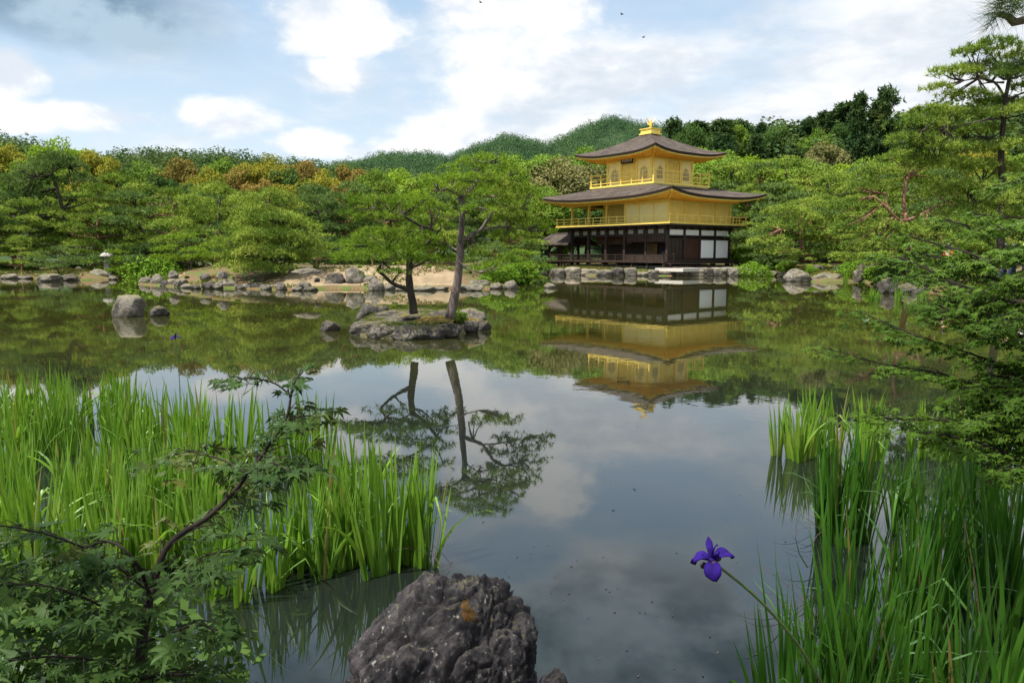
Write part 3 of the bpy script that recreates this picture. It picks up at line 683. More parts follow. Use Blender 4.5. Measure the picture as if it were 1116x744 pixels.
ROCKS = [rock_mesh('rock', s) for s in (1, 2, 3, 5, 7, 8)]
def rock(k, loc, sx, sy, sz, rz, mat, name='rock'):
    me = ROCKS[k % len(ROCKS)]; o = bpy.data.objects.new(name, me); COL.objects.link(o)
    o.location = loc; o.scale = (sx, sy, sz); o.rotation_euler = (0, 0, rz)
    o.material_slots[0].link = 'OBJECT'; o.material_slots[0].material = mat; return o
def block_mesh(name, seed):
    bm = bmesh.new(); bmesh.ops.create_icosphere(bm, subdivisions=4, radius=1); o = Vector((seed * 2.3, seed, 4)); pw = 4.5
    for v in bm.verts:
        d = v.co.normalized(); r = 1 / (abs(d.x) ** pw + abs(d.y) ** pw + abs(d.z) ** pw) ** (1 / pw)
        v.co = d * r * (1 + .16 * mnoise.noise(d * 1.5 + o) + .07 * mnoise.noise(d * 4 + o) + .03 * mnoise.noise(d * 11 + o))
    me = bpy.data.meshes.new(name); bm.to_mesh(me); bm.free(); me.polygons.foreach_set('use_smooth', [True] * len(me.polygons)); me.materials.append(None); return me
BLOCKS = [block_mesh('rock', s) for s in range(4)]
rr_ = random.Random(11)
def rock_px(px, pyb, w, h, mat='rock', dy=0.0, k=None, zb=0.0):
    """rock whose foot on level zb shows at px, pyb; width and height in picture pixels"""
    P = gpt(px, pyb, zb); s = F / math.hypot(P.x, P.y); rx = w / s / 2 / .92; rz_ = h / s / 1.30
    k = rr_.randrange(6) if k is None else k
    rx *= .92; rz_ *= .88
    return rock(k, (P.x, P.y + rx * .6 + dy, zb + rz_ * .40), rx, rx * rr_.uniform(.65, .95), rz_, rr_.choice((0, 3.14)) + rr_.uniform(-.35, .35), M[mat])
# lone rocks in the water, each with its own look
tag(rock_px(134, 346, 35, 27, 'rock', k=2), 'big pale lichened rock standing alone in the open water at left', 'rock')
tag(rock_px(169, 345, 22, 11, 'rock_dark', k=1), 'small dark block in the water beside the big pale lone rock', 'rock')
tag(rock_px(358, 361, 24, 14, 'rock_dark', k=4), 'small dark pointed stone in the water just left of the pine islet', 'rock')
tag(rock_px(600, 314, 13, 6, 'rock', k=0), 'little pale stone in the water off the right end of the sandy shore', 'rock')
tag(rock_px(557, 315, 17, 12, 'rock', k=3), 'pointed grey rock ending the sandy shore at its right tip', 'rock')
tag(rock_px(970, 320, 23, 19, 'rock_dark', k=5), 'dark rounded rock at the water edge near the right bank reeds', 'rock')
tag(rock_px(937, 306, 13, 14, 'rock', zb=.2, k=2), 'white upright boulder above the reeds on the right bank', 'rock')
tag(rock_px(873, 307, 27, 14, 'rock', k=0), 'pale flat topped boulder on the shore right of the pavilion', 'rock')
tag(rock_px(905, 307, 36, 11, 'rock', k=4), 'long low reddish boulder on the shore under the leaning pine', 'rock')
tag(rock_px(893, 296, 16, 9, 'rock_dark', zb=.5, k=3), 'dark triangular stone behind the long low boulder on the right shore', 'rock')
tag(rock_px(1000, 320, 40, 12, 'rock_dark', k=1), 'wide low brown rock beside the dark rounded rock, half under maple', 'rock')
def rock_row(lst, fmt, group):
    L = []
    for (px, py, w, h, mt, zb) in lst: k_ = rr_.choice((.8, 1.0, 1.25, 1.5)) if 'sandy shore,' in fmt else 1; L.append(rock_px(px, py, w * (.6 + .5 * k_ if k_ != 1 else 1), h * k_, mt, zb=zb))
    ordinal_labels(L, fmt, 'rock', group)
rock_row([(8, 304, 18, 6, 'rock', 0), (25, 304, 14, 4, 'rock', 0), (48, 307, 26, 9, 'rock', 0), (72, 306, 19, 8, 'rock_dark', 0), (90, 304, 20, 7, 'rock', 0), (105, 304, 24, 10, 'rock', 0), (121, 305, 10, 5, 'rock', 0), (85, 296, 9, 5, 'rock', .4), (36, 296, 9, 5, 'rock_dark', .4), (150, 300, 14, 8, 'rock', 0), (160, 302, 16, 10, 'rock', 0)],
         'grey rock on the left shore near the lantern, {1} of them', 'rocks along the left shore')
rock_row([(158, 310, 14, 10, 'rock', 0), (170, 311, 12, 8, 'rock', 0), (186, 312, 15, 6, 'rock', 0), (203, 314, 14, 6, 'rock', 0), (212, 315, 11, 7, 'rock_dark', 0), (247, 314, 27, 13, 'rock', 0), (270, 315, 12, 6, 'rock', 0), (226, 315, 14, 7, 'rock_dark', 0), (280, 315, 12, 8, 'rock_dark', 0), (322, 317, 14, 6, 'rock', 0), (330, 316, 12, 8, 'rock', 0), (178, 312, 12, 8, 'rock_dark', 0), (195, 313, 12, 7, 'rock', 0), (236, 315, 14, 8, 'rock', 0), (260, 315, 12, 8, 'rock', 0), (289, 316, 15, 9, 'rock', 0), (305, 316, 14, 10, 'rock', 0), (338, 317, 16, 6, 'rock_dark', 0), (345, 307, 7, 7, 'rock_dark', .5)],
         'rock edging the left half of the sandy shore, {1} of its row', 'rocks along the left half of the sandy shore')
rock_row([(358, 314, 15, 14, 'rock', 0), (365, 314, 22, 16, 'rock_dark', 0), (385, 312, 22, 20, 'rock', .1), (397, 314, 25, 14, 'rock', 0), (410, 317, 13, 10, 'rock', 0), (424, 316, 13, 6, 'rock', 0), (437, 317, 16, 5, 'rock', 0), (462, 317, 22, 5, 'rock', 0), (480, 316, 20, 6, 'rock', 0), (505, 316, 20, 10, 'rock', 0), (522, 314, 28, 14, 'rock', 0), (517, 317, 20, 7, 'rock', 0), (541, 315, 14, 7, 'rock', 0)],
         'rock edging the right half of the sandy shore, {1} of its row', 'rocks along the right half of the sandy shore')
rock_row([(188, 303, 12, 8, 'rock', .5), (222, 304, 13, 7, 'rock', .5), (240, 303, 12, 8, 'rock', .6), (330, 298, 30, 6, 'rock', .9)], 'pale boulder behind the sandy left shore, {1} of four', 'boulders behind the sandy shore')
rock_row([(563, 299, 9, 5, 'rock', 0), (574, 299, 12, 7, 'rock', 0), (584, 300, 10, 6, 'rock', 0), (594, 300, 12, 6, 'rock_dark', 0)], 'low stone on the shore left of the pavilion, {1}', 'stones left of the pavilion')
L = []
x = 601.0
while x < 800:
    w = rr_.uniform(9, 19); h = rr_.uniform(6.5, 9.2) if rr_.random() < .8 else rr_.uniform(4, 6)
    P = gpt(x + w / 2, 300.7 if x > 640 else 300.2, 0); s = F / P.y; o = rock(0, (P.x, P.y + .35, h / s * .36), w / s * .54, .42, h / s * .62, rr_.uniform(-.15, .15), M[rr_.choice(('rock_tan', 'rock_tan', 'rock', 'rock_dark'))]); o.data = BLOCKS[rr_.randrange(4)]
    o.material_slots[0].link = 'OBJECT'; L.append(o); x += w
ordinal_labels(L, 'stone in the wall below the gold pavilion, {1} of its row', 'rock', 'retaining stones below the pavilion')
rock_row([(803, 301, 17, 11, 'rock', 0), (817, 301, 14, 9, 'rock', 0), (830, 301, 14, 9, 'rock', 0), (843, 301, 15, 7, 'rock', 0), (855, 302, 12, 7, 'rock', 0)], 'grey stone just right of the pavilion wall, {1} of five', 'stones right of the pavilion')
# pine islet: a ring of rocks round a mossy mound
rock_row([(404, 351, 40, 26, 'rock_dark', .0), (396, 366, 40, 18, 'rock_dark', 0), (416, 369, 34, 17, 'rock', 0), (436, 360, 60, 20, 'rock_dark', .05), (447, 370.5, 50, 16, 'rock', 0), (470, 370, 38, 16, 'rock_dark', 0), (487, 368, 42, 19, 'rock_dark', 0), (482, 356, 46, 22, 'rock_dark', .1), (508, 363, 34, 18, 'rock_dark', 0), (514, 356, 38, 24, 'rock', .05), (526, 360, 20, 14, 'rock_dark', 0), (424, 352, 44, 16, 'rock_dark', .1)],
         'rock ringing the islet of two pines, {1}', 'rocks round the pine islet')
def moss_patch(px, py, w, h, z, label):
    P = gpt(px, py, z); s = F / P.y; rng = random.Random(int(px)); b = MB(); n, k = 22, 5; vs = [(0, 0, .07)]
    for j in range(1, k + 1):
        for i in range(n):
            t = 2 * math.pi * i / n; r = j / k * (1 + .28 * math.sin(3 * t + px) + .16 * math.sin(5 * t + 1) + .06 * rng.random())
            vs.append((math.cos(t) * r * w / s / 2, math.sin(t) * r * w / s / 2 * .6, .10 * (1 - (j / k) ** 2) - .05 + .02 * rng.random()))
    fs = [(0, 1 + i, 1 + (i + 1) % n) for i in range(n)] + [(1 + j * n + i, 1 + (j + 1) * n + i, 1 + (j + 1) * n + (i + 1) % n, 1 + j * n + (i + 1) % n) for j in range(k - 1) for i in range(n)]
    b.add(vs, fs); o = b.build('moss_cushion', M['moss_gold'], None, True); o.location = (P.x, P.y, gz(P.x, P.y) + .05); tag(o, label, 'moss'); return o
M['moss_gold'] = simple('gold_green_moss', (.050, .045, .010), (.155, .105, .020), 16, .95, 0, 1.0, .03)
moss_patch(452, 362, 66, 20, .16, 'long golden moss cushion across the front of the pine islet')
moss_patch(519, 359, 30, 18, .16, 'round golden moss cushion at the right end of the pine islet')
moss_patch(478, 349, 70, 20, .27, 'brownish moss bed round the feet of the islet pines')

def near_rock():
    bm = bmesh.new(); bmesh.ops.create_icosphere(bm, subdivisions=7, radius=1)
    pl = [((-.62, -.35, .70), .84), ((.05, -.2, .98), .90), ((.62, -.25, .74), .88), ((-.92, -.3, .1), .95), ((.88, -.45, .15), .84), ((.25, -.96, .12), .82), ((-.35, -.9, .25), .88), ((.2, .9, .4), .85)]
    pl = [(Vector(n).normalized(), h) for n, h in pl]; lay = Vector((-.55, .15, .82)).normalized(); rd = random.Random(4)
    for _ in range(46): pl.append((Vector((rd.gauss(0, 1), rd.gauss(-.5, 1), rd.gauss(.4, .8))).normalized(), rd.uniform(.88, 1.03)))
    for v in bm.verts:
        d = v.co.normalized(); r = 1.10; jw = Vector((mnoise.noise(d * 2.2), mnoise.noise(d * 2.2 + Vector((7, 0, 0))), mnoise.noise(d * 2.2 + Vector((0, 7, 0))))) * .13; e = (d + jw).normalized()
        for n, h in pl:
            k = e.dot(n)
            if k > .05: r = min(r, h / k)
        q = d * r; qq = Vector((q.x * 1.5, q.y * 1.5, q.dot(lay) * 3.0)) + jw * 2.5; b = q.dot(lay) * 5 + 1.3 * mnoise.noise(q * 1.5)
        for sc_, am, cr in ((1.0, .080, .050), (2.3, .034, .026), (5.0, .013, .012)):           # broken blocks with open joints
            ds, ps = mnoise.voronoi(qq * sc_); h_ = mnoise.noise(ps[0] * 7.3 + Vector((.5, .3, .1)))
            r += am * h_ - cr * max(0, 1 - (ds[1] - ds[0]) / .16)
        r += .020 * mnoise.noise(q * 4) + .012 * mnoise.noise(Vector((q.x * 12, q.y * 12, b * 5))) + .006 * mnoise.noise(q * 36)
        v.co = d * r
    me = bpy.data.meshes.new('near_rock'); bm.to_mesh(me); bm.free()
    o = obj('rock', me, M['rock_near'], None, True)
    P = pt(487, 735, 2.55); o.location = (P.x, 2.62, .10); o.scale = (.378, .35, .51); o.rotation_euler = (0, 0, .12)
    tag(o, 'large dark craggy rock standing in the water at the bottom of the view', 'rock')
    o2 = rock(3, (.148, 2.50, .06), .12, .13, .27, .4, M['rock_near']); tag(o2, 'narrow dark stone leaning on the right side of the large craggy rock', 'rock')
    return o
nr_o = near_rock()
def rock_moss():
    dg = bpy.context.evaluated_depsgraph_get(); bpy.context.view_layer.update(); rng = random.Random(3); b = MB(); n, k = 18, 4; cpx, cpy = 511, 668
    def hit(px, py):
        d = ray(px, py).normalized(); mi = nr_o.matrix_world.inverted(); ok, loc, nn, _ = nr_o.ray_cast(mi @ Vector((0, 0, CH)), (mi.to_3x3() @ d)); return nr_o.matrix_world @ loc if ok else None
    vs = []
    for j in range(k + 1):
        for i in range(n if j else 1):
            t = 2 * math.pi * i / n; r = j / k * (1 + .22 * math.sin(3 * t) + .15 * math.sin(5 * t + 2)); h = hit(cpx + math.cos(t) * 10 * r + math.sin(t) * 5 * r, cpy + math.sin(t) * 14 * r)
            if h is None: return
            vs.append(h + Vector((-.1, -.7, .7)) * (.012 * (1 - (j / k) ** 2) - .004) + Vector((0, 0, rng.uniform(-.002, .003))))
    fs = [(0, 1 + i, 1 + (i + 1) % n) for i in range(n)] + [(1 + j * n + i, 1 + (j + 1) * n + i, 1 + (j + 1) * n + (i + 1) % n, 1 + j * n + (i + 1) % n) for j in range(k - 1) for i in range(n)]
    b.add(vs, fs); tag(b.build('moss_cushion', M['moss'], None, True), 'small rusty brown moss tuft growing on the large craggy rock', 'moss')
rock_moss()
# ------------------------------------------------------------------ foliage
def tuft_arrays(C, L, w, k, up, rng, out=None, outk=0.0):
    """k slender needle triangles from every centre"""
    n = len(C); D = rng.normal(size=(n, k, 3)); D[..., 2] += up
    if out is not None: D += out[:, None, :] * outk
    D /= np.linalg.norm(D, axis=-1, keepdims=True)
    S = np.cross(D, rng.normal(size=(n, k, 3))); S /= np.linalg.norm(S, axis=-1, keepdims=True) + 1e-9
    LL = L * rng.uniform(.65, 1.2, size=(n, k, 1)); c = C[:, None, :]
    V = np.stack([c - S * w / 2, c + S * w / 2, c + D * LL], 2).reshape(-1, 3)
    return V
def leaf_arrays(C, Nn, s, rng, jit=.7, asp=.62):
    """one rhombic leaf per centre, facing Nn with jitter"""
    n = len(C); N2 = Nn + rng.normal(size=(n, 3)) * jit; N2 /= np.linalg.norm(N2, axis=-1, keepdims=True) + 1e-9
    A = np.cross(N2, rng.normal(size=(n, 3))); A /= np.linalg.norm(A, axis=-1, keepdims=True) + 1e-9; B = np.cross(N2, A)
    ss = s * rng.uniform(.6, 1.25, size=(n, 1))
    return np.stack([C - A * ss, C + B * ss * asp, C + A * ss, C - B * ss * asp], 1).reshape(-1, 3)
def tri_mesh(name, V): return np_mesh(name, V, np.arange(len(V)).reshape(-1, 3), 3)
def quad_mesh(name, V): return np_mesh(name, V, np.arange(len(V)).reshape(-1, 4), 4)

def pad_points(c, rx, ry, rz, n, rng):
    """points through one flat cloud-shaped pad of needles"""
    t = rng.uniform(0, 2 * np.pi, n); ph = rng.uniform(0, 6.28, 3)
    edge = 1 + .22 * np.sin(3 * t + ph[0]) + .16 * np.sin(5 * t + ph[1]) + .12 * np.sin(9 * t + ph[2])
    r = np.sqrt(rng.uniform(0, 1, n)); r = np.where(rng.uniform(size=n) < .25, rng.uniform(.8, 1.05, n), r)
    dome = np.sqrt(np.clip(1 - np.minimum(r, 1) ** 2, 0, 1))
    x, y = np.cos(t) * r * edge * rx, np.sin(t) * r * edge * ry
    lump = .30 * np.sin(x / rx * 4.1 + ph[0]) * np.cos(y / ry * 4.7 + ph[1])
    z = rz * (dome * (rng.uniform(0, 1, n) ** .45) * (1 + lump) - .35 * (1 - dome) * rng.uniform(0, 1, n))
    return np.stack([x, y, z], -1) + np.asarray(c)

def pine_proto(seed, H, Wd, mat, bark, L=.29, w=.062, k=5, dens=44, flat=.40, levels=5, bare=.32, lean=0.0):
    rng = np.random.default_rng(seed); rd = random.Random(seed)
    trunk = spline([(0, 0, -.3), (rd.uniform(-.2, .2), rd.uniform(-.2, .2), H * .2), (lean * .5 + rd.uniform(-.4, .4), rd.uniform(-.3, .3), H * .45), (lean + rd.uniform(-.4, .4), rd.uniform(-.3, .3), H * .72), (lean * 1.1 + rd.uniform(-.2, .2), 0, H * .95)], 5)
    tm = MB(); r0 = H * .026; tm.tube(trunk, lerp_r(r0, r0 * .25, len(trunk)), 7, True, .25, rd)
    def trunk_at(z):
        return min(trunk, key=lambda p: abs(p.z - z))
    VV = []
    for li in range(levels):
        f = li / (levels - 1); z = H * (bare + (1 - bare) * f) - .3 * (f == 1)
        Rl = Wd / 2 * (1 - f ** 1.7) * (.72 + .28 * math.sin(li * 2.1 + seed)) + .12 * Wd * f + (.1 * Wd if f < .9 else 0)
        n = max(1, int(round(2.2 + 3.6 * (1 - f)))); a0 = rd.uniform(0, 6.28)
        if f == 1: n = 2
        for i in range(n):
            a = a0 + i * 2.399 + rd.uniform(-.3, .3); q = Rl * rd.uniform(.55, 1.0) * (0.15 if f == 1 and i == 0 else 1)
            b = trunk_at(z - .08 * H); c = Vector((b.x + math.cos(a) * q, b.y + math.sin(a) * q, z + rd.uniform(-.05, .06) * H))
            pr = Wd * rd.uniform(.125, .205) * (1 - .2 * f)
            mid = b.lerp(c, .5) + Vector((rd.uniform(-.2, .2), rd.uniform(-.2, .2), rd.uniform(-.25, .1)))
            br = spline([b, mid, c + Vector((0, 0, -.1))], 3); tm.tube(br, lerp_r(r0 * .36, r0 * .10, len(br)), 5)
            VV.append(tuft_arrays(pad_points(c, pr, pr * rd.uniform(.75, 1.1), pr * flat * rd.uniform(.8, 1.3), int(dens * 3.1 * pr * pr), rng), L, w, k, .9, rng))
            if q > Rl * .6 and f < .95 and rd.random() < .35:                    # a smaller pad nearer the trunk on the same limb
                c2 = b.lerp(c, .5) + Vector((rd.uniform(-.4, .4), rd.uniform(-.4, .4), rd.uniform(.05, .4))); p2 = pr * .75
                VV.append(tuft_arrays(pad_points(c2, p2, p2, p2 * flat, int(dens * 3.1 * p2 * p2), rng), L, w, k, .9, rng))
    return tri_mesh('pine_crown', np.concatenate(VV)), tm.mesh('pine_trunk'), mat, bark

def broad_proto(seed, H, Wd, mat, bark, leaf=.135, lobes=46, per=330, low=.25):
    rng = np.random.default_rng(seed); rd = random.Random(seed); tm = MB()
    r0 = H * .022; tr = spline([(0, 0, -.3), (rd.uniform(-.2, .2), .1, H * .25), (rd.uniform(-.4, .4), 0, H * .5), (rd.uniform(-.5, .5), 0, H * .85)], 4); tm.tube(tr, lerp_r(r0, r0 * .2, len(tr)), 7)
    C0 = np.array([0, 0, H * (low + (1 - low) * .5)]); ax = np.array([Wd / 2, Wd / 2, H * (1 - low) / 2]); P, Nn = [], []
    for i in range(lobes):
        u = 1 - 2 * (i + .5) / lobes; a = i * 2.399 + rd.uniform(-.4, .4); s = math.sqrt(max(0, 1 - u * u))
        d = np.array([s * math.cos(a), s * math.sin(a), u]); q = rd.uniform(.55, .92); c = C0 + d * ax * q
        rl = Wd * rd.uniform(.105, .185); br = spline([tr[len(tr) // 2], Vector(C0 + d * ax * q * .5) + Vector((0, 0, -.3)), Vector(c)], 3)
        if i % 3 == 0: tm.tube(br, lerp_r(r0 * .35, r0 * .06, len(br)), 4)
        v = rng.normal(size=(per, 3)); v[:, 2] = v[:, 2] * .8 + .35; v /= np.linalg.norm(v, axis=-1, keepdims=True)
        rad = rl * (rng.uniform(.25, 1, size=(per, 1)) ** .4) * (1 + .18 * np.sin(v[:, :1] * 7 + i) * np.cos(v[:, 1:2] * 6))
        P.append(c + v * rad * np.array([1, 1, .75])); Nn.append(v + np.array([0, 0, .35]))
    return quad_mesh('crown', leaf_arrays(np.concatenate(P), np.concatenate(Nn), leaf, rng)), tm.mesh('trunk'), mat, bark

def cedar_proto(seed, H, Wd, mat, bark, n=5200, bare=.22, ragged=.3, L=.55, w=.20):
    rng = np.random.default_rng(seed); rd = random.Random(seed); tm = MB(); r0 = H * .016
    tm.tube([(0, 0, -.5), (0, 0, H * .5), (.1, 0, H)], [r0, r0 * .6, r0 * .1], 6); VV = []
    lev = int(H * 1.15)
    for i in range(lev):
        f = (i + .5) / lev; z = H * (bare + (1 - bare) * f); Rl = Wd / 2 * (1 - f) ** .62 * (1 + ragged * rd.uniform(-.6, .6)) * min(1, .45 + f * 3.2) + .35
        for j in range(max(3, int(6 * (1 - f) + 2))):
            a = rd.uniform(0, 6.28); q = Rl * rd.uniform(.5, 1); c = np.array([math.cos(a) * q * .6, math.sin(a) * q * .6, z]); m = int(n / (lev * 5.2)); t = rng.uniform(-.75, .75, size=(m, 1))
            d = np.array([math.cos(a), math.sin(a), -.18]); p = c + d * q * .6 * t + rng.normal(size=(m, 3)) * np.array([.28, .28, .22]) * (Wd / 5)
            VV.append(tuft_arrays(p, L, w, 4, .25, rng, np.tile(d, (m, 1)), .8))
        
    return tri_mesh('cedar_crown', np.concatenate(VV)), tm.mesh('cedar_trunk'), mat, bark

def plant(proto, kind, x, y, s=1.0, rz=0.0, z=None, mat=None, sz=1.0, tilt=(0, 0), sink=.05):
    cm, tmesh, m0, bk = proto
    root = empty(kind, (x, y, (gz(x, y) if z is None else z) - sink), rz); root.scale = (s, s, s * sz); root.rotation_euler = (tilt[0], tilt[1], rz)
    if not cm.materials: cm.materials.append(m0); tmesh.materials.append(bk)
    for nm, me_, mm in (('trunk', tmesh, bk), ('crown', cm, mat or m0)):
        o = bpy.data.objects.new(nm, me_); COL.objects.link(o); o.parent = root
        o.material_slots[0].link = 'OBJECT'; o.material_slots[0].material = mm
    return root
def tree_px(proto, kind, px, ytop, Y, H0, rz=None, mat=None, wide=1.0, look='', zoff=0.0):
    """tree whose top shows at px, ytop when it stands at depth Y; H0 is its prototype's height"""
    x = pt(px, ytop, Y).x; top = pt(px, ytop, Y).z; g = gz(x, Y) + zoff
    s = max(.2, (top - g) / H0); r = plant(proto, kind, x, Y, s * wide, rd3.uniform(0, 6.28) if rz is None else rz, g, mat, 1 / wide); r['look'] = look; return r
rd3 = random.Random(5)
PINES = [pine_proto(21, 7.0, 6.6, M['pine'], M['bark_red']), pine_proto(22, 7.0, 7.4, M['pine'], M['bark_dark'], levels=5, bare=.22), pine_proto(23, 7.0, 5.8, M['pine'], M['bark_red'], levels=7, bare=.2), pine_proto(24, 7.0, 8.0, M['pine'], M['bark'], levels=6, bare=.3, lean=.8)]
LOWP = [pine_proto(31, 3.0, 4.6, M['pine_near'], M['bark_dark'], L=.22, w=.05, levels=4, bare=.30, flat=.28), pine_proto(32, 3.0, 3.8, M['pine'], M['bark_red'], L=.22, w=.05, levels=4, bare=.28, flat=.28)]
BROAD = [broad_proto(41, 9, 7.0, M['broad'], M['bark_dark']), broad_proto(42, 9, 8.2, M['broad'], M['bark_dark'], lobes=58), broad_proto(43, 9, 6.0, M['broad'], M['bark_dark'], lobes=40)]
CEDAR = [cedar_proto(51, 14, 5.4, M['cedar'], M['bark_dark']), cedar_proto(52, 14, 6.6, M['cedar'], M['bark_dark'], ragged=.9), cedar_proto(53, 14, 4.6, M['cedar'], M['bark_dark'], ragged=.2)]
BUSH = [broad_proto(61, 1.0, 1.5, M['shrub'], M['bark_dark'], leaf=.055, lobes=26, per=110, low=.05), broad_proto(62, 1.0, 1.9, M['shrub'], M['bark_dark'], leaf=.05, lobes=30, per=110, low=.02)]

NEARB = broad_proto(63, 1.0, 1.5, M['shrub'], M['bark_dark'], leaf=.026, lobes=34, per=230, low=.02)
# far woods: masses nobody could count
def woods(name, n, region, size, leaves, mat, label, seed, sub=9):
    """low crowns strewn over a hillside: region() gives (x, y) samples"""
    rng = np.random.default_rng(seed); X, Y = region(rng, n); Z, _, _ = ground_np(X, Y)
    s = size * np.clip(rng.lognormal(-.12, .32, n), .45, 1.45); P, N = [], []
    for i in range(leaves):
        u = rng.normal(size=(n, 3)); u[:, 2] = np.abs(u[:, 2]) * .9 - .15; u /= np.linalg.norm(u, axis=-1, keepdims=True)
        q = (.78 + .22 * rng.uniform(size=(n, 1))) * s[:, None]
        P.append(np.stack([X, Y, Z + s * .55], -1) + u * q * np.array([.62, .62, .85])); N.append(u + np.array([0, 0, .3]))
    P, N = np.concatenate(P), np.concatenate(N); ls = np.tile(s, leaves)[:, None] * .052
    V = leaf_arrays(P, N, 1.0, rng, .35, .8).reshape(-1, 4, 3); V = P[:, None, :] + (V - P[:, None, :]) * ls[:, None, :]
    tag(obj(name, quad_mesh(name, V.reshape(-1, 3)), mat), label, 'woodland', None, 'stuff')
def region(a0, a1, d0, d1):
    def f(rng, n):
        a = np.radians(rng.uniform(a0, a1, n)); d = np.sqrt(rng.uniform(d0 ** 2, d1 ** 2, n)); return np.sin(a) * d, np.cos(a) * d
    return f
woods('left_hill_woods', 3200, region(-42, 2, 150, 265), 4.6, 200, M['far_wood'], 'dark wooded hill ridge behind the left shore trees', 71)
woods('mountain_woods', 4200, region(-16, 16, 620, 960), 9, 130, M['far_mountain'], 'wooded mountain far behind the gold pavilion', 72)
woods('right_hill_woods', 1700, region(6, 44, 118, 185), 5.5, 330, M['far_wood'], 'dark wooded hill rising behind the right shore', 73)

# rows of trees behind the pond, all told apart by row and order
def row(items, fmt, cat, group):
    ordinal_labels(items, fmt, cat, group)
PN = lambda k: PINES[k % 4]; BN = lambda k: BROAD[k % 3]
def trees(kind, protos, H0, lst, fmt, cat, group, wide=1.0, mat=None):
    L = []
    for i, t in enumerate(lst):
        if kind == 'cedar_tree': t = (t[0] + rd3.uniform(-7, 7), t[1] + rd3.uniform(-7, 6), t[2], None, rd3.uniform(.75, 1.5))
        px, yt, Y = t[:3]; m = t[3] if len(t) > 3 else None; wd = t[4] if len(t) > 4 else 1
        if kind == 'pine_tree' and m is None and i % 3 == 1: m = 'pine_dark'
        L.append(tree_px(protos[(i * 7 + len(lst)) % len(protos)], kind, px, yt, Y, H0, mat=M[m] if m else mat, wide=wide * wd))
    row(L, fmt, cat, group)
trees('pine_tree', PINES, 7.0, [(-60, 215, 57), (-15, 212, 57), (28, 222, 58), (104, 206, 59), (148, 208, 58), (188, 212, 59), (228, 208, 58), (385, 205, 60), (430, 212, 61), (470, 222, 60), (340, 210, 60), (552, 226, 64), (600, 240, 84)],
      'layered green pine in front row of the far left shore, {1}', 'pine', 'front row of pines on the far left shore', 1.05)
trees('pine_tree', PINES, 7.0, [(-30, 190, 66), (10, 188, 66), (84, 192, 67), (124, 196, 66), (205, 206, 66), (262, 208, 66), (420, 204, 68), (500, 208, 69), (545, 206, 74), (578, 204, 84)],
      'tall pine in second row behind the left shore, {1}', 'pine', 'second row of pines behind the left shore', 1.05)
trees('broadleaf_tree', BROAD, 9.0, [(158, 196, 72, 'broad_dark', .8), (182, 204, 71, 'broad_grey', .7), (232, 198, 72, 'broad', .85), (285, 194, 72, 'broad_rust', .85), (312, 200, 71, 'broad_gold', .8), (345, 204, 72, 'broad_dark', .8), (372, 198, 74, 'broad_rust', .8), (455, 206, 76, 'broad_lime', .85)],
      'rounded tree between the pines of the left shore, {1}', 'tree', 'rounded trees between the left pines')
trees('broadleaf_tree', BROAD, 9.0, [(-40, 160, 82, 'broad_gold'), (6, 156, 84, 'broad_gold', .8), (30, 174, 80, 'broad', .8), (70, 152, 84, 'broad_lime', .72), (102, 163, 82, 'broad_gold', .8), (128, 182, 84, 'broad_dark', .8), (150, 178, 88, 'broad', .8), (172, 188, 80, 'broad_dark', .8), (198, 172, 86, 'broad_rust', .75), (225, 184, 82, 'broad_gold', .75), (244, 170, 86, 'broad', .7), (262, 180, 84, 'broad_rust', .75), (290, 170, 86, 'broad_gold', .78)],
      'round broadleaf tree rising above pines at far left, {1}', 'tree', 'broadleaf trees above the left pines')
trees('broadleaf_tree', BROAD, 9.0, [(312, 182, 84, 'broad_dark', .8), (330, 174, 88, 'broad_rust', .75), (352, 186, 84, 'broad_gold', .8), (378, 178, 90, 'broad_rust', .75), (408, 184, 86, 'broad', .8), (440, 186, 90, 'broad_lime'), (465, 188, 84, 'broad'), (500, 186, 92, 'broad'), (535, 180, 96, 'broad'), (568, 168, 100, 'broad'), (596, 166, 96, 'broad'), (618, 172, 92, 'broad_grey'), (640, 160, 110, 'broad'), (664, 163, 100, 'broad')],
      'broadleaf tree on the skyline from the islet pines to the pavilion, {1}', 'tree', 'broadleaf trees behind the islet pines')
trees('broadleaf_tree', BROAD, 9.0, [(612, 215, 84, 'broad'), (640, 205, 88, 'broad_dark'), (598, 205, 80, 'broad'), (625, 232, 80, 'broad_dark'), (660, 215, 92, 'broad'), (700, 230, 90, 'broad_dark'), (804, 196, 82, 'broad_dark', .7), (824, 222, 80, 'broad_dark', .7)],
      'dark green tree crowding close round the pavilion, {1}', 'tree', 'trees close behind the pavilion')
trees('cedar_tree', CEDAR, 14.0, [(742, 139, 118), (766, 131, 122), (790, 134, 116), (812, 131, 124), (836, 130, 118), (858, 133, 126), (880, 134, 118), (905, 128, 124), (925, 120, 120), (985, 130, 124), (1010, 122, 128), (1035, 118, 122), (1065, 112, 130), (1095, 110, 126), (1130, 108, 128), (780, 150, 106), (825, 152, 108), (868, 158, 108), (900, 165, 106), (750, 160, 104), (960, 145, 108), (1000, 150, 106)],
      'dark conifer on the wooded hill right of the pavilion, {1}', 'conifer', 'dark conifers on the right hill', 1.15)
trees('broadleaf_tree', BROAD, 9.0, [(752, 136, 114, 'broad_dark', .7), (800, 132, 118, 'broad', .6), (846, 136, 114, 'broad_dark', .7), (888, 142, 112, 'broad', .6), (915, 134, 114, 'broad_dark', .6), (985, 128, 116, 'broad_dark', .7), (1020, 124, 118, 'broad', .7)],
      'bushy tree standing among the conifers on the right ridge, {1}', 'tree', 'bushy trees among the ridge conifers')
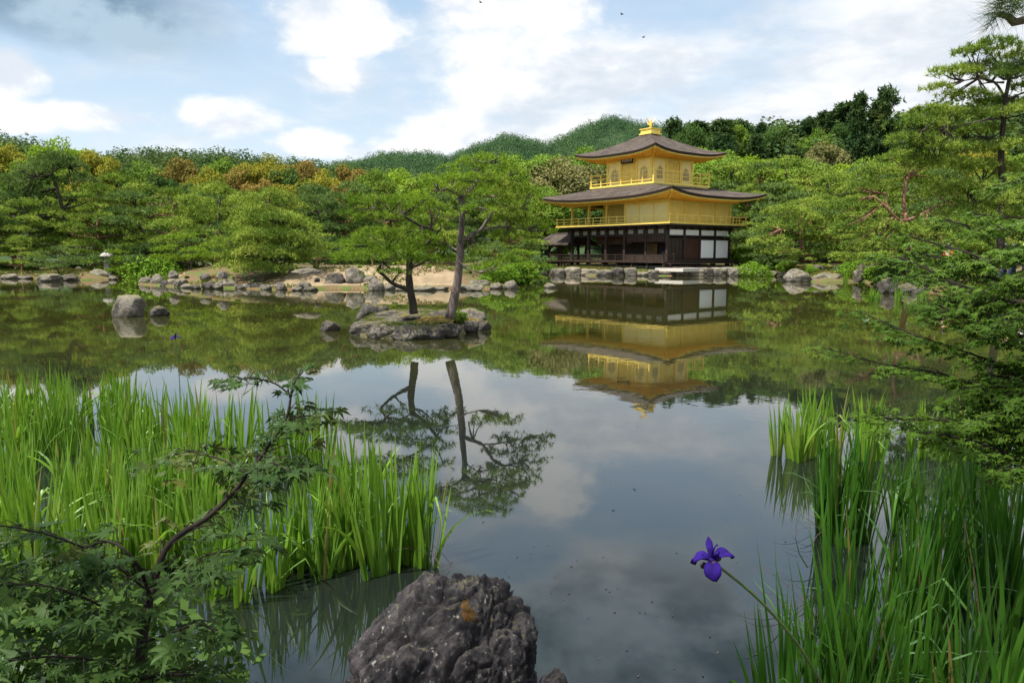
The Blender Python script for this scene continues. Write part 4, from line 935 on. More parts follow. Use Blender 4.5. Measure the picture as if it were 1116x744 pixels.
t = tree_px(CEDAR[2], 'cedar_tree', 938, 104, 104, 14.0, .4, M['cedar'], .8); tag(t, 'tallest pair of dark cedars on right hill, the left one', 'conifer')
t2 = tree_px(CEDAR[1], 'cedar_tree', 966, 99, 103, 14.0, 2.4, M['cedar'], .85); tag(t2, 'tallest dark cedar on right hill, broad and ragged topped', 'conifer')
t['label'] = 'slim dark cedar touching the left side of the tallest cedar'
for q in (t, t2): del q['look']
trees('broadleaf_tree', BROAD, 9.0, [(766, 160, 96, 'broad_lime'), (792, 166, 92, 'broad'), (820, 170, 90, 'broad_lime'), (850, 172, 92, 'broad'), (878, 176, 90, 'broad'), (897, 154, 96, 'broad_grey', .85), (925, 178, 90, 'broad_lime'), (950, 172, 92, 'broad'), (985, 172, 90, 'broad_lime'), (1020, 165, 92, 'broad'), (1060, 160, 90, 'broad_gold'), (1100, 165, 90, 'broad')],
      'lighter broadleaf tree below the dark conifers at right, {1}', 'tree', 'broadleaf trees below the right conifers')
trees('pine_tree', PINES, 7.0, [(800, 178, 84), (828, 185, 80), (858, 180, 82), (815, 206, 78), (842, 200, 76), (880, 190, 78), (912, 195, 74), (940, 185, 78), (960, 200, 66), (1000, 185, 70), (1035, 190, 62), (1075, 195, 60), (1115, 190, 60)],
      'layered pine in back row right of the pavilion, {1}', 'pine', 'back row of pines right of the pavilion', 1.15)
trees('pine_tree', PINES, 7.0, [(838, 232, 68), (868, 215, 64), (930, 218, 56), (955, 228, 50), (1020, 225, 46), (1062, 235, 44), (1105, 230, 44), (900, 228, 62)],
      'spreading pine in front row on the right shore, {1}', 'pine', 'front row of pines on the right shore', 1.3)
trees('pine_tree', LOWP, 3.0, [(205, 250, 46), (236, 240, 47), (262, 248, 45), (345, 248, 46), (372, 262, 43), (405, 252, 47), (560, 268, 45), (535, 262, 44)],
      'low spreading pine on the sandy left shore, {1}', 'pine', 'low pines on the sandy shore', 1.1)
trees('pine_tree', LOWP, 3.0, [(20, 262, 55), (64, 266, 53), (98, 258, 57), (138, 262, 57), (572, 262, 62), (1000, 262, 45), (975, 258, 48), (845, 262, 62), (880, 268, 56)],
      'small cushion pine close to the water, {1}', 'pine', 'small pines close to the water', 1.1)
def bushes(lst, fmt, group):
    L = []
    for px, yt, Y, m in lst: L.append(tree_px(BUSH[len(L) % 2], 'bush', px, yt, Y, 1.0, mat=M[m]))
    row(L, fmt, 'bush', group)
bushes([(5, 284, 57, 'broad_dark'), (28, 286, 57, 'shrub'), (60, 287, 58, 'broad_dark'), (84, 284, 60, 'broad_dark'), (150, 289, 58, 'broad_dark'), (166, 279, 55, 'shrub'), (182, 286, 58, 'broad_dark')], 'leafy bush along the left bank by lantern, {1}', 'bushes on the left bank')
bushes([(392, 296, 41, 'shrub'), (430, 300, 40, 'shrub'), (446, 299, 40, 'broad'), (546, 284, 42, 'shrub'), (560, 280, 44, 'shrub'), (528, 300, 39, 'shrub'), (275, 296, 42, 'broad'), (180, 300, 43, 'shrub'), (204, 302, 42, 'broad_dark'), (258, 300, 41, 'shrub'), (288, 300, 42, 'broad_dark'), (345, 301, 41, 'shrub'), (468, 300, 41, 'broad'), (490, 298, 41, 'shrub'), (512, 296, 43, 'broad_dark')], 'green bush among the sandy shore rocks, {1}', 'bushes among the sandy shore rocks')
bushes([(808, 270, 68, 'shrub'), (822, 274, 66, 'shrub'), (838, 278, 62, 'broad_dark'), (822, 286, 59, 'shrub'), (858, 284, 58, 'shrub'), (885, 290, 52, 'shrub'), (915, 288, 50, 'shrub_low'), (930, 284, 48, 'shrub'), (955, 288, 43, 'shrub'), (975, 285, 41, 'broad_dark'), (1002, 288, 39, 'shrub'), (1035, 292, 36, 'shrub'), (1075, 290, 34, 'broad_dark'), (1110, 295, 32, 'shrub')], 'low bush along the right shore, {1}', 'bushes on the right shore')
bushes([(590, 284, 64, 'shrub'), (602, 287, 70, 'broad_dark'), (575, 282, 62, 'broad_dark'), (562, 287, 60, 'shrub')], 'bush at the water left of the pavilion deck, {1} of four', 'bushes left of the pavilion')
bushes([(441, 333, 15.4, 'broad_dark')], '', 'x') if 0 else None
for (px, yt, Y, lab) in ((233, 298, 40.5, 'pink flowering azalea bush on the sandy shore'), (223, 301, 40, 'small pink azalea at the foot of the sandy shore azalea')):
    o = tree_px(BUSH[1], 'azalea', px, yt, Y, 1.0, mat=M['shrub']); tag(o, lab, 'bush'); del o['look']
    rng = np.random.default_rng(int(px)); V = []
    v = rng.normal(size=(260, 3)); v[:, 2] = abs(v[:, 2]) * .8; v /= np.linalg.norm(v, axis=-1, keepdims=True)
    P = np.array([0, 0, .5]) + v * np.array([.86, .86, .52]) * rng.uniform(.86, 1.04, size=(260, 1)); obj('flowers', quad_mesh('flowers', leaf_arrays(P, v, .065, rng, .4, .9)), M['pink'], o)
tb = tree_px(BUSH[0], 'bush', 500, 336, 16.7, 1.0, mat=M['broad'], wide=.85); tag(tb, 'small green bush growing at the foot of the leaning islet pine', 'bush'); del tb['look']

# low plants and fallen needles over the banks
def ground_cover():
    rng = np.random.default_rng(91); X = rng.uniform(-62, 42, 260000); Y = rng.uniform(24, 76, 260000); Z, ss, sp = ground_np(X, Y)
    px = CX + F * X / Y; keep = (px > -60) & (px < 1180) & (((sp > .25) & (sp < 7)) | ((ss > .2) & (ss < 6))) & (Z > .05)
    n1 = np.sin(X * 1.1 + 2 * np.sin(Y * .7)) + np.sin(Y * 1.3 + 1.5 * np.cos(X * .9)) + rng.normal(size=len(X)) * .5
    keep &= np.where(ss > -.5, (n1 > 1.35) | ((ss < .9) & (n1 > .2)), n1 > -.3); C = np.stack([X, Y, Z - .02], -1)[keep]
    V = tuft_arrays(C, .22, .05, 4, 1.1, rng)
    ip = np.array(ISLET); X = rng.uniform(ip[:, 0].min(), ip[:, 0].max(), 9000); Y = rng.uniform(ip[:, 1].min(), ip[:, 1].max(), 9000); Z, _, _ = ground_np(X, Y)
    k = (sdf(ISLET, X, Y) > .1) & (np.sin(X * 5 + 2 * np.sin(Y * 4)) + np.cos(Y * 6 + X) > -.2); V = np.concatenate([V, tuft_arrays(np.stack([X, Y, Z - .01], -1)[k], .055, .012, 5, .9, rng)]); tag(obj('ground_cover', tri_mesh('ground_cover', V), M['cover']), 'low grass and moss over the far banks', None, None, 'stuff')
M['cover'] = leaf_mat('low_grass', (.070, .100, .022), (.145, .175, .040), (.20, .13, .06), .25, .7, cthr=.56)
ground_cover()
# ------------------------------------------------------------------ pines drawn limb by limb
def custom_pine(name, label, Y, trunks, pads, bark, mat, L, w, k, dens, flat=.40, depth=.8, seed=1, group=None, r_scale=1.0, pad_n=None):
    """trunks: list of (radius px start, end, [(px, py, dY)...]); pads: (px, py, half width px, half height px, dY)"""
    rng = np.random.default_rng(seed); rd = random.Random(seed)
    b0 = trunks[0][2][0]; base = pt(b0[0], b0[1], Y + b0[2]); root = empty(name, base); s = F / Y
    def loc(px, py, dY): return pt(px, py, Y + dY) - base
    for i, (r0, r1, pts) in enumerate(trunks):
        P = spline([loc(*p) for p in pts], 4); mb = MB(); mb.tube(P, lerp_r(r0 * .52 / s, r1 * .54 / s, len(P), .8), 9 if i == 0 else 6, True, .22, rd)
        obj('trunk' if i == 0 else 'limb', mb.mesh('limb'), bark, root, True)
    tw = MB(); ends = [loc(*p) for t in trunks for p in t[2][1:]]; VV = []
    for (px, py, hw, hh, dY) in pads:
        c = loc(px, py, dY); rx, rz = hw / s, hh / s; n = int(dens * 3.1 * rx * rx * .8)
        e = min(ends, key=lambda q: (q - c).length)
        for j in range(4):
            a = rd.uniform(0, 6.28); q = c + Vector((math.cos(a) * rx * .65, math.sin(a) * rx * .5, rd.uniform(-.1, .3) * rz)); m_ = e.lerp(q, .5) + Vector((rd.uniform(-.1, .1), rd.uniform(-.1, .1), rd.uniform(-.1, .02))) * rx
            P = spline([e, m_, q], 4); tw.tube(P, lerp_r(1.1 / s, .35 / s, len(P)), 5)
        VV.append(tuft_arrays(pad_points(c, rx, rx * depth, rz * 1.25, n, rng) - np.array([0, 0, rz * .3]), L, w, k, .7, rng))
    tag(tw.build('twigs', bark, root, True), None, None, None, 'stuff')
    obj('crown', tri_mesh('crown', np.concatenate(VV)), mat, root)
    return tag(root, label, 'pine', group)
custom_pine('pine_tree', 'taller slender pine leaning on the little rock islet', 15.2,
    [(11, 4.5, [(490, 347, 0), (497, 315, 0), (501, 285, .05), (502, 258, 0), (504, 232, 0), (503, 214, 0)]),
     (4.5, 1.6, [(503, 216, 0), (512, 208, .1), (519, 198, .2), (521, 186, .3), (530, 178, .3)]), (3.2, 1.2, [(504, 214, 0), (495, 210, -.2), (486, 206, -.3), (478, 208, -.5)]),
     (5, 1.8, [(503, 262, 0), (514, 256, .1), (524, 250, .2), (531, 240, .2), (540, 229, .2), (552, 224, .3), (566, 226, .5)]), (3, 1.2, [(524, 250, .2), (538, 248, .4), (553, 248, .6), (572, 250, .7)]),
     (2.6, 1, [(503, 236, 0), (510, 229, -.2), (520, 226, -.4)]), (2.4, 1, [(521, 190, .2), (534, 191, .4), (548, 194, .5), (560, 196, .5)]), (2.2, .8, [(500, 285, 0), (510, 292, -.3), (522, 297, -.5)]), (2, .8, [(540, 232, .2), (537, 222, 0), (535, 214, -.2)]),
     (2, .8, [(501, 276, 0), (494, 270, .3), (487, 266, .6)])],
    [(530, 175, 30, 8, .2), (508, 183, 26, 8, .1), (552, 186, 24, 7, .4), (486, 194, 22, 6, -.2), (520, 195, 34, 7, -.1), (545, 203, 36, 8, .3), (480, 206, 22, 6, -.4), (566, 212, 26, 8, .5), (530, 212, 26, 7, -.3), (580, 228, 22, 8, .7),
     (556, 224, 28, 8, .1), (522, 228, 22, 6, -.5), (578, 244, 24, 8, .7), (548, 240, 24, 7, .6), (590, 252, 18, 6, .9), (562, 256, 24, 7, .5), (535, 292, 22, 7, -.5), (552, 286, 20, 7, -.2), (518, 276, 14, 5, .3), (487, 262, 15, 5, .6), (470, 200, 14, 4, -.5), (500, 204, 18, 5, .5), (566, 199, 14, 5, .6)],
    M['bark'], M['pine_near'], 125e-3, .0125, 13, 104, flat=.4, depth=.62, seed=3)
custom_pine('pine_tree', 'shorter bent pine with forked trunk on the little rock islet', 15.5,
    [(9, 6, [(451, 342, 0), (449, 325, 0), (446, 308, 0), (446, 292, 0), (447, 282, .1)]),
     (5, 2, [(449, 316, 0), (438, 313, -.2), (427, 308, -.3), (418, 300, -.3), (412, 294, -.4), (417, 286, -.5), (410, 279, -.6)]),
     (4.5, 1.8, [(447, 284, .1), (456, 276, .2), (466, 265, .2), (473, 256, .1), (469, 249, 0), (460, 247, -.1), (448, 240, -.2), (436, 234, -.2), (424, 231, -.3), (410, 226, -.3)]),
     (2.5, 1, [(427, 308, -.3), (433, 300, -.2), (438, 296, -.1)]), (2.2, .8, [(447, 284, .1), (436, 276, .3), (424, 272, .4), (408, 268, .5)]), (2.2, .8, [(473, 256, .1), (478, 262, .3), (486, 268, .4)])],
    [(425, 222, 30, 8, -.3), (398, 218, 26, 7, -.4), (450, 217, 26, 7, 0), (470, 226, 22, 7, .2), (410, 236, 28, 7, -.5), (440, 232, 24, 6, .2), (474, 244, 20, 6, .3), (420, 256, 34, 8, .3), (392, 268, 30, 8, .1), (450, 258, 28, 7, -.3), (470, 270, 24, 7, .4),
     (430, 276, 32, 8, -.5), (400, 281, 30, 7, -.6), (456, 282, 24, 7, -.2), (485, 282, 22, 7, .4), (380, 278, 20, 6, -.4), (424, 296, 22, 5, -.5), (440, 268, 24, 6, .5), (384, 232, 14, 5, -.4)],
    M['bark_dark'], M['pine_near'], 125e-3, .0125, 13, 104, flat=.4, depth=.62, seed=4)
custom_pine('pine_tree', 'big low pine with a stub trunk leaning over the sandy shore', 40,
    [(7, 4, [(320, 315, 0), (315, 304, .2), (310, 296, .4), (302, 288, .8)]), (3, 1.2, [(312, 298, .4), (304, 288, 0), (297, 285, -.4), (290, 280, -.6)]), (2.4, 1, [(304, 288, .2), (312, 285, .4), (319, 286, .5)]), (3, 1.5, [(302, 288, .8), (298, 265, 1), (300, 240, 1), (296, 222, 1)])],
    [(296, 214, 26, 9, 1), (280, 230, 30, 9, .6), (316, 226, 26, 9, 1.4), (300, 238, 36, 9, -.2), (268, 246, 26, 8, 0), (330, 246, 24, 8, 1), (290, 256, 36, 9, -1), (318, 262, 28, 8, .2), (262, 264, 26, 8, -.4), (284, 274, 34, 9, -1.2), (308, 278, 30, 8, -.6), (336, 272, 18, 7, .6), (266, 288, 24, 7, -1), (290, 292, 28, 7, -1.4), (324, 284, 14, 5, 0), (250, 278, 16, 6, -.6)],
    M['bark_dark'], M['pine'], .20, .04, 6, 95, seed=5)
custom_pine('pine_tree', 'tall dark trunked pine leaning left above the far left shore', 60,
    [(5.5, 2.5, [(84, 290, 0), (78, 268, 0), (74, 250, 0), (68, 228, 0), (62, 205, 0), (56, 188, 0)]), (2.5, 1, [(57, 190, 0), (48, 192, -1), (40, 193, -1.5)]), (2, .8, [(57, 188, 0), (66, 183, .6), (74, 180, 1)]), (2, .8, [(70, 238, 0), (62, 238, -.6), (56, 236, -1)]), (1.8, .8, [(76, 262, 0), (84, 252, .5), (90, 246, .8)])],
    [(56, 178, 22, 9, 0), (36, 186, 20, 8, -1), (76, 180, 20, 9, 1), (48, 196, 22, 8, .8), (26, 200, 18, 8, -1.2), (88, 196, 18, 8, .8), (60, 170, 16, 6, .3), (40, 212, 22, 8, .8), (18, 216, 18, 8, -1), (92, 216, 18, 8, 1), (36, 232, 20, 8, -1), (100, 236, 16, 7, .6), (48, 248, 18, 7, -1.2), (14, 236, 16, 7, -1.2)],
    M['bark_dark'], M['pine_dark'], .28, .055, 6, 45, seed=6)
custom_pine('pine_tree', 'leaning pine with curved trunk on shore above the long low boulder', 56,
    [(5, 2.2, [(890, 292, 0), (884, 283, 0), (877, 275, 0), (873, 266, 0), (872, 256, 0), (874, 248, 0)]), (2, .8, [(875, 270, 0), (868, 271, -.5), (860, 275, -1)]), (1.8, .8, [(873, 260, 0), (880, 254, .6), (890, 250, 1)]), (1.8, .8, [(872, 256, 0), (862, 252, -.4), (852, 250, -.8)])],
    [(874, 236, 28, 8, .4), (852, 246, 26, 8, -.4), (896, 244, 28, 8, .6), (838, 262, 22, 7, -1), (868, 258, 24, 6, .6), (902, 260, 24, 7, .8), (850, 274, 20, 6, -1), (884, 222, 22, 7, .8), (860, 228, 22, 7, .2), (916, 252, 18, 6, 1)],
    M['bark_red'], M['pine'], .24, .05, 6, 60, seed=7)
custom_pine('pine_tree', 'broad pine with two bare red curving limbs at the right shore', 40,
    [(6, 4, [(990, 296, 0), (989, 270, 0), (987, 248, 0), (986, 232, 0)]), (3.8, 2.4, [(986, 234, 0), (985, 215, 0), (987, 200, 0), (990, 190, .2), (984, 182, .3)]), (4, 1.6, [(988, 240, 0), (982, 241, -.3), (975, 236, -.5), (968, 228, -.6), (962, 222, -.6), (952, 214, -.6)]), (2.4, 1, [(968, 228, -.6), (966, 219, -.5), (967, 212, -.4)]),
     (4, 1.4, [(988, 240, 0), (1000, 236, .3), (1010, 230, .5), (1020, 225, .6), (1034, 222, .8)]), (2, .8, [(989, 262, 0), (1005, 256, -.4), (1022, 252, -.6)])],
    [(984, 172, 26, 8, .3), (1010, 178, 26, 8, .8), (960, 186, 26, 8, .2), (1000, 196, 24, 7, 1.4), (946, 204, 28, 8, .6), (1030, 206, 30, 8, .9), (1052, 222, 26, 8, 1), (934, 224, 26, 8, .4), (958, 246, 30, 8, -.2), (1024, 244, 32, 8, .2), (1000, 254, 30, 8, -.6), (930, 248, 24, 7, .2), (1056, 246, 26, 8, .4), (976, 264, 26, 7, -.8), (1040, 266, 26, 7, -.8), (940, 266, 24, 7, -.4)],
    M['bark_red'], M['pine'], .20, .04, 6, 100, seed=8)
custom_pine('pine_tree', 'tallest pine at the right edge with tiered boughs against the sky', 26,
    [(8.5, 3.5, [(1091, 292, 0), (1091, 250, 0), (1092, 205, 0), (1091, 165, 0), (1094, 130, 0), (1096, 108, 0), (1100, 86, 0)]), (3, 1.2, [(1094, 128, 0), (1078, 130, -.5), (1060, 134, -.8), (1030, 140, -1), (1004, 144, -1.2)]), (3, 1.2, [(1092, 152, 0), (1075, 151, .3), (1055, 154, .5)]), (3, 1.2, [(1096, 108, 0), (1084, 90, -.2), (1066, 86, -.4), (1050, 88, -.5)]), (3, 1.2, [(1095, 112, 0), (1108, 104, .3), (1130, 98, .5)]), (3, 1.2, [(1093, 162, 0), (1106, 152, -.4), (1120, 140, -.6)]), (2.5, 1, [(1094, 90, 0), (1080, 90, 0), (1066, 92, .3)]), (2.5, 1, [(1092, 205, 0), (1070, 198, .4), (1050, 200, .6)])],
    [(1088, 50, 30, 8, 0), (1062, 56, 20, 6, -.3), (1112, 62, 26, 8, .4), (1044, 78, 26, 7, -.5), (1076, 74, 28, 8, .2), (1108, 80, 28, 8, -.4), (1130, 92, 24, 8, .4), (1024, 96, 16, 6, -.6), (1056, 104, 28, 7, -.2), (1088, 112, 26, 7, .6), (1020, 122, 28, 7, -.8), (1048, 126, 28, 7, .4), (1110, 122, 26, 8, -.5), (1000, 134, 26, 7, -1.1), (1030, 142, 28, 7, -.5), (1072, 142, 28, 7, .6), (990, 152, 24, 7, -1.2), (1020, 160, 30, 8, -.8), (1056, 162, 28, 8, .2), (1110, 158, 26, 8, -.4), (1036, 178, 32, 8, -.4), (1070, 182, 28, 8, .4), (1004, 174, 24, 7, -.6), (1110, 186, 26, 8, .2), (1056, 204, 30, 8, -.4), (1030, 210, 26, 7, .5), (1112, 214, 26, 8, -.3), (1078, 226, 28, 8, .4), (1052, 232, 26, 8, -.3), (1112, 238, 24, 8, .3)],
    M['bark_dark'], M['pine'], .20, .026, 11, 75, depth=.62, seed=9)
# ------------------------------------------------------------------ iris beds
def blade_into(V, Fq, base, az, tilt, L, w, bend, twist, rng, kink=None, seg=7):
    """one sword leaf: folded strip of three vertices across"""
    n0 = len(V); d = Vector((math.cos(az) * math.sin(tilt), math.sin(az) * math.sin(tilt), math.cos(tilt)))
    out = Vector((math.cos(az), math.sin(az), 0)); side = Vector((-math.sin(az + twist), math.cos(az + twist), 0)); p = Vector(base); step = L / seg; ang = tilt
    for i in range(seg + 1):
        t = i / seg; ww = w * (.75 + .25 * min(1, t * 4)) * min(1.0, (1 - t) * 2.2 + .0) ** .8 / 2
        nrm = d.cross(side).normalized()
        V += [tuple(p - side * ww), tuple(p + nrm * ww * .28), tuple(p + side * ww)]
        if i < seg:
            q = n0 + i * 3; Fq += [(q, q + 1, q + 4, q + 3), (q + 1, q + 2, q + 5, q + 4)]
        ang += bend * (.25 + t * 1.5) / seg
        if kink and abs(t - kink) < .5 / seg: ang += 1.3
        d = out * math.sin(ang) + Vector((0, 0, math.cos(ang))); p = p + d * step
def iris_mesh(seed, fans, H, spread, lean=(0, 0), droop=.11, w=.017):
    rd = random.Random(seed); V, Fq = [], []
    for f in range(fans):
        a, q = rd.uniform(0, 6.28), spread * math.sqrt(rd.random()); bx, by = math.cos(a) * q, math.sin(a) * q; fa = rd.uniform(0, 6.28); nb = rd.randint(5, 8); hh = H * rd.uniform(.72, 1.05)
        for b in range(nb):
            u = (b + .5) / nb * 2 - 1; L = hh * (1 - .35 * u * u) * rd.uniform(.8, 1.08); aa = fa if u > 0 else fa + math.pi
            br = rd.random() < droop
            ox = lean[0] * H * .0
            blade_into(V, Fq, (bx + math.cos(fa) * u * .025, by + math.sin(fa) * u * .025, -.12), aa + rd.uniform(-.35, .35), abs(u) * .15 + rd.uniform(0, .05), L + .12, w * rd.uniform(.7, 1.2), rd.uniform(.02, .22) + (rd.uniform(.9, 2.0) if br else 0), rd.uniform(-.7, .7) + math.pi / 2 * (rd.random() < .4), rd, rd.uniform(.45, .8) if br and rd.random() < .35 else None)
    return quad_mesh('iris_clump', np.zeros((0, 3))) if not V else np_mesh('iris_clump', np.array(V), np.array(Fq), 4)
IR = [iris_mesh(100 + i, 6 + i % 3, .66, .15 + .02 * (i % 3), w=.024) for i in range(8)]
IRD = [iris_mesh(200 + i, 4 + i % 2, .88, .10, w=.020, droop=.08) for i in range(6)]
ri = random.Random(17)
def iris(me, px, Y, s, mat, name='iris_clump', z=0.0):
    o = bpy.data.objects.new(name, me); COL.objects.link(o)
    if not me.materials: me.materials.append(mat)
    X = (gpt(px, 276.4 + CH * F / Y).x) * 1.0
    o.location = (X, Y, max(z, gz(X, Y))); o.rotation_euler = (ri.uniform(-.06, .06), ri.uniform(-.06, .06), ri.uniform(0, 6.28)); o.scale = (1, 1, s); o.material_slots[0].link = 'OBJECT'; o.material_slots[0].material = mat; return o
def iris_row(xs, Y, s, fmt, group, deep=False, jit=.16, mat=None):
    P = IRD if deep else IR; m = mat or (M['iris_deep'] if deep else M['iris'])
    xs = [x for x in xs if len(xs) < 5 or ri.random() > .17]
    L = [iris(P[ri.randrange(len(P))], x + ri.uniform(-6, 6), Y + ri.uniform(-jit, jit), s * ri.uniform(.86, 1.12), m) for x in xs]
    ordinal_labels(L, fmt, 'iris clump', group)
A_ = np.arange
iris_row(A_(-30, 205, 27), 7.7, .95, 'iris clump in the back row of the big left bed, {1}', 'back row of the left iris bed')
iris_row(A_(-25, 205, 31), 6.9, .97, 'iris clump in the second row of the big left bed, {1}', 'second row of the left iris bed')
iris_row([5, 42, 78, 112, 146, 180, 214, 250, 296, 326], 6.1, .98, 'iris clump in the middle row of the big left bed, {1}', 'middle row of the left iris bed')
iris_row([-8, 32, 74, 118, 160, 205, 250, 316], 5.3, 1.0, 'iris clump in the fourth row of the big left bed, {1}', 'fourth row of the left iris bed')
iris_row([10, 55, 102, 148, 195], 4.6, 1.03, 'iris clump in the front row of the big left bed, {1}', 'front row of the left iris bed')
iris_row([-10, 40, 90, 140, 185, 228], 4.05, 1.0, 'iris clump half hidden behind the young maple, {1}', 'irises half hidden behind the young maple')
iris_row([262, 300, 330], 3.85, .90, 'iris clump beside the young maple twigs, {1} of three', 'irises beside the maple twigs')
iris_row([352, 384], 4.75, 1.05, 'tall iris clump behind the left of the craggy rock, {1} of two', 'tall irises behind the craggy rock')
iris_row([380, 406, 430, 452], 4.1, 1.16, 'bright iris clump growing next to the craggy rock, {1} of four', 'bright irises next to the craggy rock', jit=.1)
iris_row([858, 880, 900], 6.4, .92, 'slender iris clump in the far right bed nearest open water, {1}', 'far right iris bed, open side', mat=M['iris'])
iris_row([955, 985, 1015, 1045, 1080, 1112], 6.3, .90, 'sunny iris clump behind the right maple sprays, {1}', 'irises behind the right maple sprays')
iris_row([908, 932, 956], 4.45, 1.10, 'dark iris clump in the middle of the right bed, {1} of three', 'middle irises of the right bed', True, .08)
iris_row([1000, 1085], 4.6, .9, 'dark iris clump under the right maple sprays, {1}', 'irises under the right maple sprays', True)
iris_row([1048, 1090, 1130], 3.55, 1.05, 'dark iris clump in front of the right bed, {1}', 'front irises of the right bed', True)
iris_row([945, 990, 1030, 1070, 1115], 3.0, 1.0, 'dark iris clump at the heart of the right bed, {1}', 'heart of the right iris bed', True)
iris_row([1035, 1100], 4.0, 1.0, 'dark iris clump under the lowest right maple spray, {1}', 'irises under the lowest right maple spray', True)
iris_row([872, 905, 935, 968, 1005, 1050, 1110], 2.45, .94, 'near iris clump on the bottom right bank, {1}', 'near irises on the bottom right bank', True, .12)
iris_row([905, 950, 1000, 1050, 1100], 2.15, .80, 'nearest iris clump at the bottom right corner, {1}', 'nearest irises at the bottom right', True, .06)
iris_row([955, 975, 1000, 1022, 1048, 1072], 27.5, 1.0, 'thin reed tuft at the far edge of the right bank, {1}', 'reed tufts on the right bank', jit=.8)
iris_row([918, 928, 940, 950, 960], 43.5, 1.4, 'little reed tuft by the white upright boulder, {1}', 'reed tufts by the white boulder', jit=.6)

# flowers on their stems
def flower(name, stem_pts, size, label, buds=True, stem_r=.0036):
    base = Vector(stem_pts[0]); root = empty(name, base); tip = Vector(stem_pts[-1]) - base
    P = spline([Vector(p) - base for p in stem_pts], 5); MB().tube(P, lerp_r(stem_r * 1.2, stem_r * .8, len(P)), 6).build('stem', M['stem'], root, True)
    dirn = ((P[-1] - P[-3]).normalized() * .45 + Vector((.05, -.12, .75))).normalized(); Q = dirn.to_track_quat('Z', 'Y').to_matrix()
    s = size; ld = Q.inverted() @ Vector((-.25, -1, 0)); FA = math.atan2(ld.y, ld.x)      # one fall hangs towards the bank
    MB().tube([tip + Q @ Vector((0, 0, z)) * s for z in (-.45, -.25, 0, .12)], [stem_r, .09 * s, .10 * s, .06 * s], 7).build('calyx', M['bud'], root, True)
    rd = random.Random(len(label))
    def petal(az_, length, wid, a0, curl, ruf):
        V = []; n, m_ = 9, 6; ang = a0; r, z = .03, .05; pts = []
        for i in range(n + 1):
            pts.append((r, z)); ang += curl / n * (.3 + 1.4 * i / n); r += math.sin(ang) * length / n; z += math.cos(ang) * length / n
        for i, (r, z) in enumerate(pts):
            t = i / n; ww = wid * (math.sin(math.pi * min(1, .10 + t * .86)) ** .75) * (.45 + .75 * t) * (1 - .5 * max(0, t - .8) / .2)
            for j in range(m_ + 1):
                u = j / m_ * 2 - 1; y = u * ww; zz = z + ruf * math.sin(u * 5 + t * 6) * .03 * (t > .3) - abs(u) ** 2 * .05 * math.cos(a0)
                c_, s_ = math.cos(az_), math.sin(az_); V.append(tip + Q @ Vector((r * c_ - y * s_, r * s_ + y * c_, zz)) * s)
        me = np_mesh('petal', np.array([tuple(v) for v in V]), np.array([(i * (m_ + 1) + j, i * (m_ + 1) + j + 1, (i + 1) * (m_ + 1) + j + 1, (i + 1) * (m_ + 1) + j) for i in range(n) for j in range(m_)]), 4)
        o = obj('petal', me, M['petal'], root, True); md = o.modifiers.new('thick', 'SOLIDIFY'); md.thickness = .0012
    for k in range(3): petal(k * 2.094 + FA, 1.2, .40, 1.0, 2.2 + .3 * k, 1.0)       # falls
    for k in range(3): petal(k * 2.094 + FA + 1.05, .95, .15, .12 + .2 * k, .7 + .5 * k, .6)                   # standards
    for k in range(3): petal(k * 2.094 + FA, .45, .11, .55, 1.0, .4)                  # style arms
    if buds:
        for k, (x, y, z) in enumerate(((.28, -.25, .18), (-.30, -.30, -.12), (.10, .34, .0))):
            a = tip + Q @ Vector((0, 0, -.2)) * s; b = tip + Q @ Vector((x, y, z)) * s
            MB().tube(spline([a, a.lerp(b, .6), b, b + Vector((.05, 0, .08)) * s], 3), [.03 * s, .04 * s, .06 * s, .10 * s, .13 * s, .14 * s, .13 * s, .09 * s, .06 * s, .02 * s], 6).build('withered_flower', M['bud'], root, True)
    return tag(root, label, 'iris flower')
f0 = pt(900, 752, 1.66); f1 = pt(868, 700, 1.60); f2 = pt(826, 652, 1.56); f3 = pt(776, 611, 1.52)
flower('iris_flower', [f0, f1, f2, f3], .053, 'deep violet iris flower on a long slanting stem above the water')
fb = gpt(196, 465); ft = pt(191, 368, fb.y)
flower('iris_flower', [fb, fb.lerp(ft, .5) + Vector((.02, 0, 0)), ft], .055, 'tiny distant violet iris flower standing above the left bed', False, .004)
# withered blades lying on the water at the right bed
def dry_blades(px, Y, n, seed, label):
    rd = random.Random(seed); V, Fq = [], []
    for i in range(n):
        blade_into(V, Fq, (rd.uniform(-.12, .12), rd.uniform(-.1, .1), -.02), rd.uniform(2.2, 4.4), rd.uniform(.5, .9), rd.uniform(.3, .5), .007, rd.uniform(1.2, 2.2), rd.uniform(-.5, .5), rd)
    o = obj('withered_blades', np_mesh('withered_blades', np.array(V), np.array(Fq), 4), M['bud']); P = gpt(px, 276.4 + CH * F / Y); o.location = (P.x, P.y, .01); tag(o, label, 'withered leaves')
dry_blades(905, 4.6, 9, 5, 'dark withered iris leaves bent onto the water left of the right bed')
dry_blades(880, 3.7, 6, 6, 'few dark drooping leaves on the water behind the violet flower')
dry_blades(505, 4.1, 3, 8, 'thin arching leaves bending over the water behind the craggy rock')

